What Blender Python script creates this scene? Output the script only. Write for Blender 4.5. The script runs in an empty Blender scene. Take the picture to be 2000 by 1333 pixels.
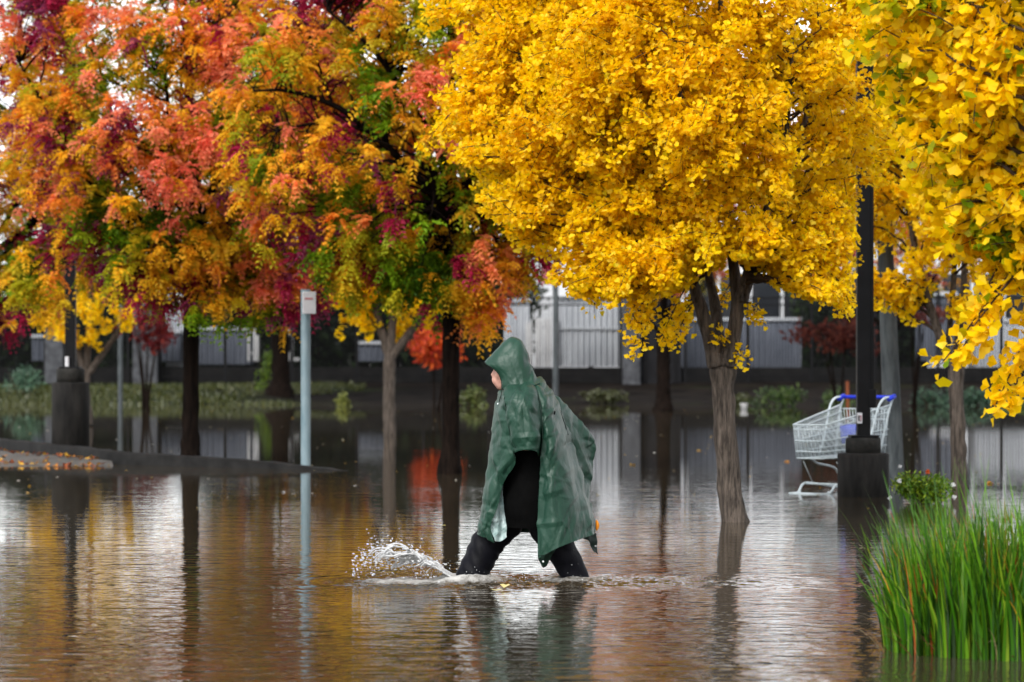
import bpy, math, random
import numpy as np
from mathutils import Vector

RNG = np.random.default_rng(7)
random.seed(7)
sc = bpy.context.scene
COL = sc.collection

# ------------------------------------------------------------------ camera
F = 5648.0            # focal length in pixels of the 2000 px wide photograph
CAMZ = 1.16           # above the flood water (z = 0)
HOR = 727.0           # horizon row
cam_d = bpy.data.cameras.new('camera')
cam = bpy.data.objects.new('camera', cam_d)
COL.objects.link(cam)
cam.location = (0, 0, CAMZ)
cam.rotation_euler = (math.radians(90), 0, 0)
cam_d.sensor_width = 36.0
cam_d.lens = 36.0 * F / 2000.0
cam_d.shift_y = (HOR - 666.5) / 2000.0
cam_d.clip_start = 0.2
cam_d.clip_end = 3000.0
cam_d.dof.use_dof = True
cam_d.dof.focus_distance = 16.6
cam_d.dof.aperture_fstop = 3.8
sc.camera = cam

# ------------------------------------------------------------------ world and sun (overcast, raining)
SUN_EL, SUN_AZ = math.radians(42), math.radians(205)     # azimuth clockwise from +Y: behind the camera, left
world = bpy.data.worlds.new('World')
sc.world = world
world.use_nodes = True
wn = world.node_tree.nodes
wl = world.node_tree.links
wn.clear()
sky = wn.new('ShaderNodeTexSky')
sky.sky_type = 'NISHITA'
sky.sun_disc = False
sky.sun_elevation = SUN_EL
sky.sun_rotation = SUN_AZ
sky.air_density = 1.0
sky.dust_density = 1.0
sky.ozone_density = 1.0
hs = wn.new('ShaderNodeHueSaturation')
hs.inputs['Saturation'].default_value = 0.16
bg = wn.new('ShaderNodeBackground')
bg.inputs['Strength'].default_value = 0.15
wo = wn.new('ShaderNodeOutputWorld')
wl.new(sky.outputs[0], hs.inputs['Color'])
wl.new(hs.outputs[0], bg.inputs['Color'])
wl.new(bg.outputs[0], wo.inputs['Surface'])

sun_d = bpy.data.lights.new('sun', 'SUN')
sun_d.energy = 1.5
sun_d.angle = math.radians(25)
sun_d.color = (1.0, 0.97, 0.92)
sun = bpy.data.objects.new('sun', sun_d)
COL.objects.link(sun)
sdir = Vector((math.sin(SUN_AZ) * math.cos(SUN_EL), math.cos(SUN_AZ) * math.cos(SUN_EL), math.sin(SUN_EL)))
sun.rotation_euler = sdir.to_track_quat('Z', 'Y').to_euler()
sun.location = sdir * 60

sc.view_settings.view_transform = 'Standard'
sc.view_settings.look = 'None'
sc.view_settings.gamma = 1.0
sc.view_settings.use_curve_mapping = False
sc.view_settings.exposure = 1.15
sc.render.engine = 'CYCLES'
sc.cycles.use_denoising = True
sc.cycles.max_bounces = 7
sc.cycles.diffuse_bounces = 3
sc.cycles.glossy_bounces = 4
sc.cycles.transmission_bounces = 4
sc.cycles.transparent_max_bounces = 6
sc.cycles.caustics_reflective = False
sc.cycles.caustics_refractive = False

# ------------------------------------------------------------------ helpers
def W(px, py, d):
    """pixel of the photograph at distance d -> world point"""
    return np.array([(px - 1000.0) * d / F, d, CAMZ - (py - HOR) * d / F])

def GX(px, d):
    return (px - 1000.0) * d / F

def ZY(py, d):
    return CAMZ - (py - HOR) * d / F

def norm(a):
    return a / np.maximum(np.linalg.norm(a, axis=-1, keepdims=True), 1e-9)

_LAT = np.random.default_rng(3).random((32, 32, 32))

def vnoise(p, scale=1.0, seed=0):
    """value noise, p (...,3) -> (...) in 0..1"""
    q = np.asarray(p, float) * scale + seed * 7.31
    i = np.floor(q).astype(int)
    f = q - i
    f = f * f * (3 - 2 * f)
    r = 0
    for dx in (0, 1):
        for dy in (0, 1):
            for dz in (0, 1):
                w = (f[..., 0] if dx else 1 - f[..., 0]) * (f[..., 1] if dy else 1 - f[..., 1]) * (f[..., 2] if dz else 1 - f[..., 2])
                r = r + w * _LAT[(i[..., 0] + dx) % 32, (i[..., 1] + dy) % 32, (i[..., 2] + dz) % 32]
    return r

def fbm(p, scale=1.0, seed=0, octs=3):
    r, a, t = 0, 1.0, 0
    for o in range(octs):
        r = r + a * vnoise(p, scale * 2 ** o, seed + o)
        t += a
        a *= 0.5
    return r / t

class MB:
    """collects vertices and faces; build() links them as ONE mesh object"""
    def __init__(s):
        s.v, s.f, s.c, s.n = [], [], [], 0

    def add(s, V, faces, color=None):
        V = np.asarray(V, float).reshape(-1, 3)
        for fa in (faces if isinstance(faces, list) else [faces]):
            fa = np.asarray(fa, int)
            if fa.size:
                s.f.append(fa + s.n)
        s.v.append(V)
        if color is None:
            color = (1, 1, 1)
        s.c.append(np.broadcast_to(np.asarray(color, float), (len(V), 3)))
        s.n += len(V)

    def box(s, c, d, color=None, rz=0.0):
        x, y, z = np.asarray(d, float) / 2
        V = np.array([[a, b, e] for a in (-x, x) for b in (-y, y) for e in (-z, z)])
        if rz:
            co, si = math.cos(rz), math.sin(rz)
            V = np.stack([V[:, 0] * co - V[:, 1] * si, V[:, 0] * si + V[:, 1] * co, V[:, 2]], 1)
        s.add(V + np.asarray(c, float), np.array([[0, 1, 3, 2], [4, 6, 7, 5], [0, 4, 5, 1], [2, 3, 7, 6], [0, 2, 6, 4], [1, 5, 7, 3]]), color)

    def tube(s, P, R, k=6, color=None, cap=True, flat=None):
        P = np.asarray(P, float)
        n = len(P)
        R = np.broadcast_to(np.asarray(R, float), (n,))
        T = norm(np.gradient(P, axis=0))
        ref = np.array([0., 0., 1.]) if abs(T[:, 2]).mean() < 0.8 else np.array([1., 0., 0.])
        A = norm(np.cross(T, ref))
        B = np.cross(T, A)
        th = np.arange(k) * 2 * math.pi / k
        V = P[:, None, :] + R[:, None, None] * (np.cos(th)[None, :, None] * A[:, None, :] + np.sin(th)[None, :, None] * B[:, None, :])
        V = V.reshape(-1, 3)
        i = np.arange(n - 1)[:, None] * k
        j = np.arange(k)[None, :]
        j2 = (j + 1) % k
        Q = np.stack([i + j, i + j2, i + k + j2, i + k + j], -1).reshape(-1, 4)
        fs = [Q]
        if cap:
            fs += [np.arange(k)[::-1][None, :], (np.arange(k) + (n - 1) * k)[None, :]]
        s.add(V, fs, color)
        return V

    def sphere(s, c, r, color=None, seg=12, ring=8):
        r = np.broadcast_to(np.asarray(r, float), (3,))
        th = np.linspace(0, math.pi, ring + 1)[1:-1]
        ph = np.arange(seg) * 2 * math.pi / seg
        V = [[0, 0, 1]] + [[math.sin(t) * math.cos(p), math.sin(t) * math.sin(p), math.cos(t)] for t in th for p in ph] + [[0, 0, -1]]
        V = np.array(V) * r + np.asarray(c, float)
        tri = [[0, 1 + j, 1 + (j + 1) % seg] for j in range(seg)]
        L = len(V) - 1
        b = 1 + (ring - 2) * seg
        tri += [[L, b + (j + 1) % seg, b + j] for j in range(seg)]
        quad = [[1 + i * seg + j, 1 + (i + 1) * seg + j, 1 + (i + 1) * seg + (j + 1) % seg, 1 + i * seg + (j + 1) % seg] for i in range(ring - 2) for j in range(seg)]
        s.add(V, [np.array(tri), np.array(quad)], color)

    def grid(s, G, color=None, closed=False):
        n, m = G.shape[:2]
        i = np.arange(n - 1)[:, None] * m
        j = np.arange(m if closed else m - 1)[None, :]
        j2 = (j + 1) % m
        Q = np.stack([i + j, i + j2, i + m + j2, i + m + j], -1).reshape(-1, 4)
        s.add(G.reshape(-1, 3), Q, color)

    def mesh(s, name, smooth=True, attr=True):
        me = bpy.data.meshes.new(name)
        V = np.concatenate(s.v)
        me.vertices.add(len(V))
        me.vertices.foreach_set('co', V.astype(np.float32).ravel())
        tot = np.concatenate([np.full(len(f), f.shape[1]) for f in s.f])
        loops = np.concatenate([f.ravel() for f in s.f])
        me.loops.add(len(loops))
        me.loops.foreach_set('vertex_index', loops.astype(np.int32))
        me.polygons.add(len(tot))
        me.polygons.foreach_set('loop_start', np.concatenate([[0], np.cumsum(tot)[:-1]]).astype(np.int32))
        me.polygons.foreach_set('loop_total', tot.astype(np.int32))
        me.polygons.foreach_set('use_smooth', np.full(len(tot), smooth))
        if attr:
            a = me.attributes.new('Col', 'FLOAT_COLOR', 'POINT')
            C = np.concatenate(s.c)
            a.data.foreach_set('color', np.concatenate([C, np.ones((len(C), 1))], 1).astype(np.float32).ravel())
        me.update(calc_edges=True)
        me.validate()
        return me

    def build(s, name, mat, parent=None, smooth=True, kind=None, attr=True):
        o = bpy.data.objects.new(name, s.mesh(name, smooth, attr))
        COL.objects.link(o)
        o.data.materials.append(mat)
        if parent:
            o.parent = parent
        if kind:
            o['kind'] = kind
        return o

def thing(name, label, cat, group=None, loc=(0, 0, 0)):
    o = bpy.data.objects.new(name, None)
    COL.objects.link(o)
    o.empty_display_size = 0.2
    o['label'] = label
    o['category'] = cat
    if group:
        o['group'] = group
    return o

def tag(o, label, cat, group=None):
    o['label'] = label
    o['category'] = cat
    if group:
        o['group'] = group
    return o

def bevel(o, w=0.01, seg=2):
    m = o.modifiers.new('bevel', 'BEVEL')
    m.width = w
    m.segments = seg
    m.limit_method = 'ANGLE'
    return o

# ------------------------------------------------------------------ materials
def lin(r, g, b):
    f = lambda c: (c / 12.92 if c <= 0.04045 else ((c + 0.055) / 1.055) ** 2.4)
    return (f(r / 255), f(g / 255), f(b / 255))

def nodes_of(name):
    m = bpy.data.materials.new(name)
    m.use_nodes = True
    nt = m.node_tree
    b = nt.nodes['Principled BSDF']
    return m, nt, b

def noise_mat(name, c1, c2, scale=5, rough=0.7, bump=0.3, bscale=30, bdist=0.01, stretch=(1, 1, 1), spec=0.15, detail=6, metallic=0.0, rough2=None):
    m, nt, b = nodes_of(name)
    N, L = nt.nodes, nt.links
    tc = N.new('ShaderNodeTexCoord')
    mp = N.new('ShaderNodeMapping')
    mp.inputs['Scale'].default_value = stretch
    L.new(tc.outputs['Object'], mp.inputs['Vector'])
    n1 = N.new('ShaderNodeTexNoise')
    n1.inputs['Scale'].default_value = scale
    n1.inputs['Detail'].default_value = detail
    n1.inputs['Roughness'].default_value = 0.65
    L.new(mp.outputs[0], n1.inputs['Vector'])
    r = N.new('ShaderNodeValToRGB')
    r.color_ramp.elements[0].position = 0.32
    r.color_ramp.elements[1].position = 0.68
    r.color_ramp.elements[0].color = (*c1, 1)
    r.color_ramp.elements[1].color = (*c2, 1)
    L.new(n1.outputs['Fac'], r.inputs['Fac'])
    L.new(r.outputs['Color'], b.inputs['Base Color'])
    b.inputs['Roughness'].default_value = rough
    b.inputs['Specular IOR Level'].default_value = spec
    b.inputs['Metallic'].default_value = metallic
    if rough2 is not None:
        mr = N.new('ShaderNodeMapRange')
        mr.inputs['To Min'].default_value = rough
        mr.inputs['To Max'].default_value = rough2
        L.new(n1.outputs['Fac'], mr.inputs['Value'])
        L.new(mr.outputs[0], b.inputs['Roughness'])
    if bump:
        n2 = N.new('ShaderNodeTexNoise')
        n2.inputs['Scale'].default_value = bscale
        n2.inputs['Detail'].default_value = 5
        L.new(mp.outputs[0], n2.inputs['Vector'])
        bp = N.new('ShaderNodeBump')
        bp.inputs['Strength'].default_value = bump
        bp.inputs['Distance'].default_value = bdist
        L.new(n2.outputs['Fac'], bp.inputs['Height'])
        L.new(bp.outputs['Normal'], b.inputs['Normal'])
    return m

def leaf_mat(name, trans=0.35, rough=0.45, spec=0.3, vary=0.0):
    """colour comes from the leaf's own colour attribute; light passes through the blade"""
    m, nt, b = nodes_of(name)
    N, L = nt.nodes, nt.links
    at = N.new('ShaderNodeAttribute')
    at.attribute_name = 'Col'
    tr = N.new('ShaderNodeBsdfTranslucent')
    mx = N.new('ShaderNodeMixShader')
    mx.inputs[0].default_value = trans
    L.new(at.outputs['Color'], b.inputs['Base Color'])
    L.new(at.outputs['Color'], tr.inputs['Color'])
    b.inputs['Roughness'].default_value = rough
    b.inputs['Specular IOR Level'].default_value = spec
    out = N['Material Output']
    L.new(b.outputs[0], mx.inputs[1])
    L.new(tr.outputs[0], mx.inputs[2])
    L.new(mx.outputs[0], out.inputs['Surface'])
    return m

M = {}
M['leaf'] = leaf_mat('leaf_blade', 0.54, 0.5, 0.2)
M['grass'] = leaf_mat('grass_blade', 0.25, 0.4, 0.4)
M['petal'] = leaf_mat('petal', 0.2, 0.6, 0.2)
M['bark_ginkgo'] = noise_mat('bark_ginkgo', (0.014, 0.011, 0.009), (0.15, 0.120, 0.098), 11, 0.8, 1.0, 30, 0.035, (3.2, 3.2, 0.4), 0.2)
M['bark_dark'] = noise_mat('bark_dark', (0.0025, 0.002, 0.0018), (0.013, 0.0085, 0.0065), 8, 0.8, 0.8, 25, 0.02, (3, 3, 0.5), 0.03)
M['twig'] = noise_mat('twig', (0.02, 0.013, 0.008), (0.07, 0.045, 0.028), 15, 0.8, 0)
M['concrete_dark'] = noise_mat('concrete_wet', (0.003, 0.003, 0.003), (0.024, 0.022, 0.020), 5, 0.75, 0.4, 40, 0.006, (1.6, 1.6, 0.35), 0.15)
M['concrete_top'] = noise_mat('concrete_cap', (0.010, 0.010, 0.009), (0.035, 0.033, 0.030), 9, 0.75, 0.4, 40, 0.006, spec=0.15)
M['black_metal'] = noise_mat('black_painted_metal', (0.002, 0.002, 0.0025), (0.005, 0.005, 0.006), 6, 0.5, 0.1, 60, 0.001, spec=0.12)
M['galv'] = noise_mat('galvanised_steel', (0.13, 0.20, 0.23), (0.22, 0.29, 0.32), 12, 0.55, 0.1, 60, 0.001, (1, 1, 0.3), 0.4)
M['pole_grey'] = noise_mat('weathered_pole', (0.028, 0.034, 0.038), (0.085, 0.096, 0.10), 7, 0.7, 0.5, 30, 0.006, (2, 2, 0.4))
M['sign_white'] = noise_mat('sign_white', (0.5, 0.5, 0.53), (0.66, 0.66, 0.68), 6, 0.5, 0)
M['sign_red'] = noise_mat('sign_red', (0.38, 0.10, 0.12), (0.52, 0.17, 0.19), 6, 0.5, 0)
M['white_metal'] = noise_mat('white_corrugated', (0.36, 0.38, 0.41), (0.52, 0.54, 0.57), 1.2, 0.6, 0, stretch=(1, 1, 0.3))
M['grey_metal'] = noise_mat('grey_corrugated', (0.075, 0.085, 0.11), (0.15, 0.165, 0.20), 1.2, 0.6, 0, stretch=(1, 1, 0.3))
M['white_wood'] = noise_mat('white_wood', (0.42, 0.42, 0.43), (0.66, 0.66, 0.66), 2.5, 0.7, 0.2, 20, 0.01, (2, 2, 0.3))
M['dark_wall'] = noise_mat('dark_block_wall', (0.006, 0.006, 0.006), (0.022, 0.021, 0.02), 2.0, 0.85, 0.4, 9, 0.03)
M['stone'] = noise_mat('dark_stone', (0.025, 0.026, 0.03), (0.075, 0.078, 0.085), 3.5, 0.8, 0.6, 14, 0.03)
M['void'] = noise_mat('dark_timber_gate', (0.004, 0.004, 0.005), (0.012, 0.012, 0.014), 3, 0.8, 0.2, 20, 0.01)
M['building'] = noise_mat('pale_render_wall', (0.50, 0.51, 0.53), (0.62, 0.63, 0.65), 0.6, 0.8, 0)
M['pane'] = noise_mat('dark_window_glass', (0.012, 0.014, 0.017), (0.02, 0.022, 0.026), 0.7, 0.08, 0)
M['skin'] = noise_mat('skin', (0.42, 0.22, 0.17), (0.52, 0.29, 0.23), 18, 0.5, 0)
M['trousers'] = noise_mat('wet_black_trousers', (0.0012, 0.0012, 0.0024), (0.0040, 0.0040, 0.0075), 12, 0.6, 0.6, 60, 0.004, (1, 1, 0.5), 0.12)
M['jacket'] = noise_mat('black_jacket', (0.0015, 0.0015, 0.0015), (0.003, 0.003, 0.003), 10, 0.9, 0.3, 40, 0.004, spec=0.03)
M['hair'] = noise_mat('hair', (0.02, 0.013, 0.008), (0.05, 0.03, 0.02), 30, 0.6, 0.3, 80, 0.003)
M['seam'] = noise_mat('dark_seam', (0.006, 0.014, 0.01), (0.012, 0.028, 0.02), 20, 0.6, 0)
M['snap'] = noise_mat('metal_snap', (0.6, 0.62, 0.63), (0.75, 0.77, 0.78), 20, 0.3, 0)
M['orange'] = noise_mat('orange_tab', (0.75, 0.22, 0.01), (0.85, 0.3, 0.02), 20, 0.5, 0)
M['cart_wire'] = noise_mat('zinc_plated_wire', (0.45, 0.52, 0.55), (0.62, 0.69, 0.72), 14, 0.4, 0)
M['cart_blue'] = noise_mat('blue_plastic', (0.015, 0.03, 0.45), (0.03, 0.06, 0.62), 6, 0.4, 0)
M['rubber'] = noise_mat('rubber', (0.02, 0.02, 0.02), (0.04, 0.04, 0.04), 14, 0.7, 0)
M['mud'] = noise_mat('mud_and_litter', (0.012, 0.009, 0.006), (0.05, 0.036, 0.024), 14, 0.8, 0.8, 40, 0.02)
M['kerb'] = noise_mat('wet_kerb', (0.004, 0.004, 0.004), (0.016, 0.0155, 0.015), 4, 0.8, 0.4, 40, 0.008)
M['pavement'] = noise_mat('wet_pavement', (0.05, 0.047, 0.043), (0.12, 0.115, 0.108), 2.2, 0.6, 0.3, 60, 0.004)
M['float_white'] = noise_mat('white_foam_plastic', (0.7, 0.7, 0.7), (0.8, 0.8, 0.8), 10, 0.5, 0)
M['stake'] = noise_mat('rusty_stake', (0.16, 0.045, 0.02), (0.26, 0.08, 0.035), 12, 0.8, 0.2)

def poncho_mat():
    m, nt, b = nodes_of('wet_green_poncho')
    N, L = nt.nodes, nt.links
    tc = N.new('ShaderNodeTexCoord')
    n1 = N.new('ShaderNodeTexNoise'); n1.inputs['Scale'].default_value = 6; n1.inputs['Detail'].default_value = 6
    L.new(tc.outputs['Object'], n1.inputs['Vector'])
    r = N.new('ShaderNodeValToRGB')
    r.color_ramp.elements[0].position = 0.3; r.color_ramp.elements[1].position = 0.72
    r.color_ramp.elements[0].color = (0.0075, 0.037, 0.0225, 1)
    r.color_ramp.elements[1].color = (0.0115, 0.047, 0.0295, 1)
    L.new(n1.outputs['Fac'], r.inputs['Fac'])
    L.new(r.outputs['Color'], b.inputs['Base Color'])
    b.inputs['Roughness'].default_value = 0.47
    b.inputs['Specular IOR Level'].default_value = 0.36
    # fine crumple: warped cell edges at two sizes
    wrp = N.new('ShaderNodeTexNoise'); wrp.inputs['Scale'].default_value = 7; wrp.inputs['Detail'].default_value = 3
    L.new(tc.outputs['Object'], wrp.inputs['Vector'])
    mixv = N.new('ShaderNodeMix'); mixv.data_type = 'RGBA'; mixv.blend_type = 'LINEAR_LIGHT'; mixv.inputs[0].default_value = 0.12
    L.new(tc.outputs['Object'], mixv.inputs[6]); L.new(wrp.outputs['Color'], mixv.inputs[7])
    prev = None
    for sc_, dist, stren in ((13, 0.006, 0.18), (34, 0.003, 0.28), (80, 0.0010, 0.25)):
        vo = N.new('ShaderNodeTexVoronoi'); vo.feature = 'SMOOTH_F1'; vo.inputs['Scale'].default_value = sc_
        vo.inputs['Smoothness'].default_value = 0.15
        L.new(mixv.outputs[2], vo.inputs['Vector'])
        bp = N.new('ShaderNodeBump'); bp.inputs['Strength'].default_value = stren; bp.inputs['Distance'].default_value = dist
        L.new(vo.outputs['Distance'], bp.inputs['Height'])
        if prev:
            L.new(prev.outputs['Normal'], bp.inputs['Normal'])
        prev = bp
    L.new(prev.outputs['Normal'], b.inputs['Normal'])
    return m
M['poncho'] = poncho_mat()
M['lining'] = noise_mat('wet_pale_lining', (0.14, 0.25, 0.24), (0.50, 0.60, 0.60), 16, 0.28, 0.8, 22, 0.012, spec=0.6)

# ------------------------------------------------------------------ water
def water_mat():
    m, nt, b = nodes_of('flood_water')
    N, L = nt.nodes, nt.links
    tc = N.new('ShaderNodeTexCoord')
    at = N.new('ShaderNodeAttribute'); at.attribute_name = 'Col'
    sep = N.new('ShaderNodeSeparateColor')
    L.new(at.outputs['Color'], sep.inputs[0])
    mud = N.new('ShaderNodeTexNoise'); mud.inputs['Scale'].default_value = 0.35; mud.inputs['Detail'].default_value = 4
    L.new(tc.outputs['Object'], mud.inputs['Vector'])
    r = N.new('ShaderNodeValToRGB')
    r.color_ramp.elements[0].color = (0.026, 0.021, 0.014, 1)
    r.color_ramp.elements[1].color = (0.050, 0.039, 0.023, 1)
    L.new(mud.outputs['Fac'], r.inputs['Fac'])
    # foam: red channel of the attribute, broken up by noise
    fn = N.new('ShaderNodeTexNoise'); fn.inputs['Scale'].default_value = 24; fn.inputs['Detail'].default_value = 6; fn.inputs['Roughness'].default_value = 0.7
    L.new(tc.outputs['Object'], fn.inputs['Vector'])
    sub = N.new('ShaderNodeMath'); sub.operation = 'ADD'
    L.new(sep.outputs[0], sub.inputs[0]); L.new(fn.outputs['Fac'], sub.inputs[1])
    th = N.new('ShaderNodeMapRange'); th.inputs['From Min'].default_value = 0.92; th.inputs['From Max'].default_value = 1.35
    L.new(sub.outputs[0], th.inputs['Value'])
    mc = N.new('ShaderNodeMix'); mc.data_type = 'RGBA'
    L.new(th.outputs[0], mc.inputs[0]); L.new(r.outputs['Color'], mc.inputs[6])
    mc.inputs[7].default_value = (0.42, 0.41, 0.39, 1)
    L.new(mc.outputs[2], b.inputs['Base Color'])
    mr = N.new('ShaderNodeMapRange'); mr.inputs['To Min'].default_value = 0.02; mr.inputs['To Max'].default_value = 0.5
    L.new(th.outputs[0], mr.inputs['Value']); L.new(mr.outputs[0], b.inputs['Roughness'])
    b.inputs['IOR'].default_value = 1.333
    b.inputs['Specular IOR Level'].default_value = 0.5
    # ripples, stronger in gusty patches
    gust = N.new('ShaderNodeTexNoise'); gust.inputs['Scale'].default_value = 0.22; gust.inputs['Detail'].default_value = 3
    L.new(tc.outputs['Object'], gust.inputs['Vector'])
    gm = N.new('ShaderNodeMapRange'); gm.inputs['From Min'].default_value = 0.35; gm.inputs['From Max'].default_value = 0.65
    gm.inputs['To Min'].default_value = 0.55; gm.inputs['To Max'].default_value = 1.35
    L.new(gust.outputs['Fac'], gm.inputs['Value'])
    # open water towards the viewer is ruffled, the sheltered water between kerb, trees and bank lies calm
    sy = N.new('ShaderNodeSeparateXYZ'); L.new(tc.outputs['Object'], sy.inputs[0])
    ym = N.new('ShaderNodeMath'); ym.operation = 'MAXIMUM'; ym.inputs[1].default_value = 9.0; L.new(sy.outputs[1], ym.inputs[0])
    dv = N.new('ShaderNodeMath'); dv.operation = 'DIVIDE'; dv.inputs[0].default_value = 16.5; L.new(ym.outputs[0], dv.inputs[1])
    pw = N.new('ShaderNodeMath'); pw.operation = 'POWER'; pw.inputs[1].default_value = 2.1; L.new(dv.outputs[0], pw.inputs[0])
    gx = N.new('ShaderNodeMath'); gx.operation = 'MULTIPLY'; L.new(gm.outputs[0], gx.inputs[0]); L.new(pw.outputs[0], gx.inputs[1])
    prev = None
    for s_, d_, st, sx in ((1.1, 0.006, 0.5, 0.8), (3.0, 0.0058, 0.6, 0.6), (7, 0.0052, 0.7, 0.5), (17, 0.0022, 0.8, 0.5)):
        mp = N.new('ShaderNodeMapping'); mp.inputs['Scale'].default_value = (sx, 1, 1)
        mp.inputs['Location'].default_value = (s_, s_ * 2.1, 0)
        L.new(tc.outputs['Object'], mp.inputs['Vector'])
        n = N.new('ShaderNodeTexNoise'); n.inputs['Scale'].default_value = s_; n.inputs['Detail'].default_value = 2.0
        L.new(mp.outputs[0], n.inputs['Vector'])
        bp = N.new('ShaderNodeBump'); bp.inputs['Strength'].default_value = st
        dm = N.new('ShaderNodeMath'); dm.operation = 'MULTIPLY'; dm.inputs[1].default_value = d_
        L.new(gx.outputs[0], dm.inputs[0]); L.new(dm.outputs[0], bp.inputs['Distance'])
        L.new(n.outputs['Fac'], bp.inputs['Height'])
        if prev:
            L.new(prev.outputs['Normal'], bp.inputs['Normal'])
        prev = bp
    # rain rings and turbulence near the walker: green channel
    fine = N.new('ShaderNodeTexNoise'); fine.inputs['Scale'].default_value = 20; fine.inputs['Detail'].default_value = 4
    L.new(tc.outputs['Object'], fine.inputs['Vector'])
    bp = N.new('ShaderNodeBump'); bp.inputs['Distance'].default_value = 0.02
    L.new(sep.outputs[1], bp.inputs['Strength']); L.new(fine.outputs['Fac'], bp.inputs['Height'])
    L.new(prev.outputs['Normal'], bp.inputs['Normal'])
    L.new(bp.outputs['Normal'], b.inputs['Normal'])
    return m
M['water'] = water_mat()

PD = 16.0                                        # distance of the walker
LEG_F = W(915, 1137, PD)[:2]                     # where the legs pierce the water
LEG_B = W(1130, 1137, PD)[:2]

def axis_vals(lo, hi, a, b, fine, coarse_n):
    l = lo + (a - lo) * (1 - (1 - np.linspace(0, 1, coarse_n)) ** 1.0)
    return np.unique(np.concatenate([np.linspace(lo, a, coarse_n), np.arange(a, b, fine), np.linspace(b, hi, coarse_n)]))

def make_water():
    xs = axis_vals(-90, 90, -1.45, 2.5, 0.012, 16)
    ys = axis_vals(-25, 118, 14.7, 17.4, 0.013, 16)
    X, Y = np.meshgrid(xs, ys)
    P = np.stack([X, Y, np.zeros_like(X)], -1)
    # band of churned water along the walker's track
    yc = 15.98 + 0.03 * np.sin(X * 3)
    wid = np.where(X < LEG_B[0] + 0.1, 0.48, 0.48 + 0.12 * np.clip(X - LEG_B[0], 0, 2)) * (0.75 + 0.5 * vnoise(P, 3.0, 14))
    env = np.exp(-((Y - yc) / wid) ** 2)
    env *= np.clip((X + 1.02) / 0.25, 0, 1)
    fall = np.where(X < LEG_B[0] + 0.1, 1.0, np.exp(-(X - LEG_B[0] - 0.1) / 0.55) * 0.85 + 0.13 * np.clip((2.2 - X) / 0.6, 0, 1))
    env *= fall
    t = fbm(P, 9, 1, 4) - 0.5
    rid = 0.5 - np.abs(fbm(P * np.array([1, 1.6, 1]), 14, 5, 3) - 0.5) * 2
    Z = env * (0.060 * t + 0.022 * np.clip(rid, 0, 1) ** 2)
    for (lx, ly), a in ((LEG_F, 0.03), (LEG_B, 0.02)):
        r = np.hypot(X - lx, Y - ly)
        Z += a * np.exp(-((r - 0.11) / 0.07) ** 2) * (0.4 + 1.2 * vnoise(P, 16, 9)) * env
    # rings running out
    r = np.hypot(X - LEG_F[0] + 0.1, (Y - LEG_F[1]))
    Z += 0.0035 * np.sin(r * 42) * np.exp(-r / 0.5) * np.clip(1 - env, 0, 1)
    edge = np.clip((X + 1.45) / 0.15, 0, 1) * np.clip((2.5 - X) / 0.2, 0, 1) * np.clip((Y - 14.7) / 0.15, 0, 1) * np.clip((17.4 - Y) / 0.15, 0, 1)
    Z *= edge
    foam = env * (0.20 + 0.34 * np.clip(Z / 0.02, 0, 1))
    for (lx, ly), a in ((LEG_F - np.array([0.22, 0]), 0.30), (LEG_F - np.array([0.45, 0]), 0.28), (LEG_F, 0.12), (LEG_B, 0.10), ((LEG_F + LEG_B) / 2, 0.08)):
        foam += a * np.exp(-(((X - lx) / 0.25) ** 2 + ((Y - ly) / 0.30) ** 2)) * edge
    C = np.stack([np.clip(foam, 0, 1) , np.clip(env * 0.5 * edge, 0, 1), np.zeros_like(X)], -1)
    P[..., 2] = Z
    mb = MB()
    mb.grid(P, None)
    mb.c = [C.reshape(-1, 3)]
    o = mb.build('water', M['water'])
    o['kind'] = 'structure'
make_water()

# ------------------------------------------------------------------ ground
def ground_z(x, y):
    x = np.asarray(x, float); y = np.asarray(y, float)
    z = np.full(np.broadcast(x, y).shape, -0.32)
    z = z + 0.18 * np.exp(-((x - 4.0) / 3.0) ** 2 - ((y - 28.0) / 5.0) ** 2)
    t = np.clip((y - 92) / 32, 0, 1)
    e = 3.0 * (vnoise(np.stack(np.broadcast_arrays(x, y, 0 * y), -1), 0.12, 2) - 0.5)
    t2 = np.clip((y + 2.0 * e - 97) / 27, 0, 1)
    return z + 1.02 * t2 ** 0.8

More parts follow.
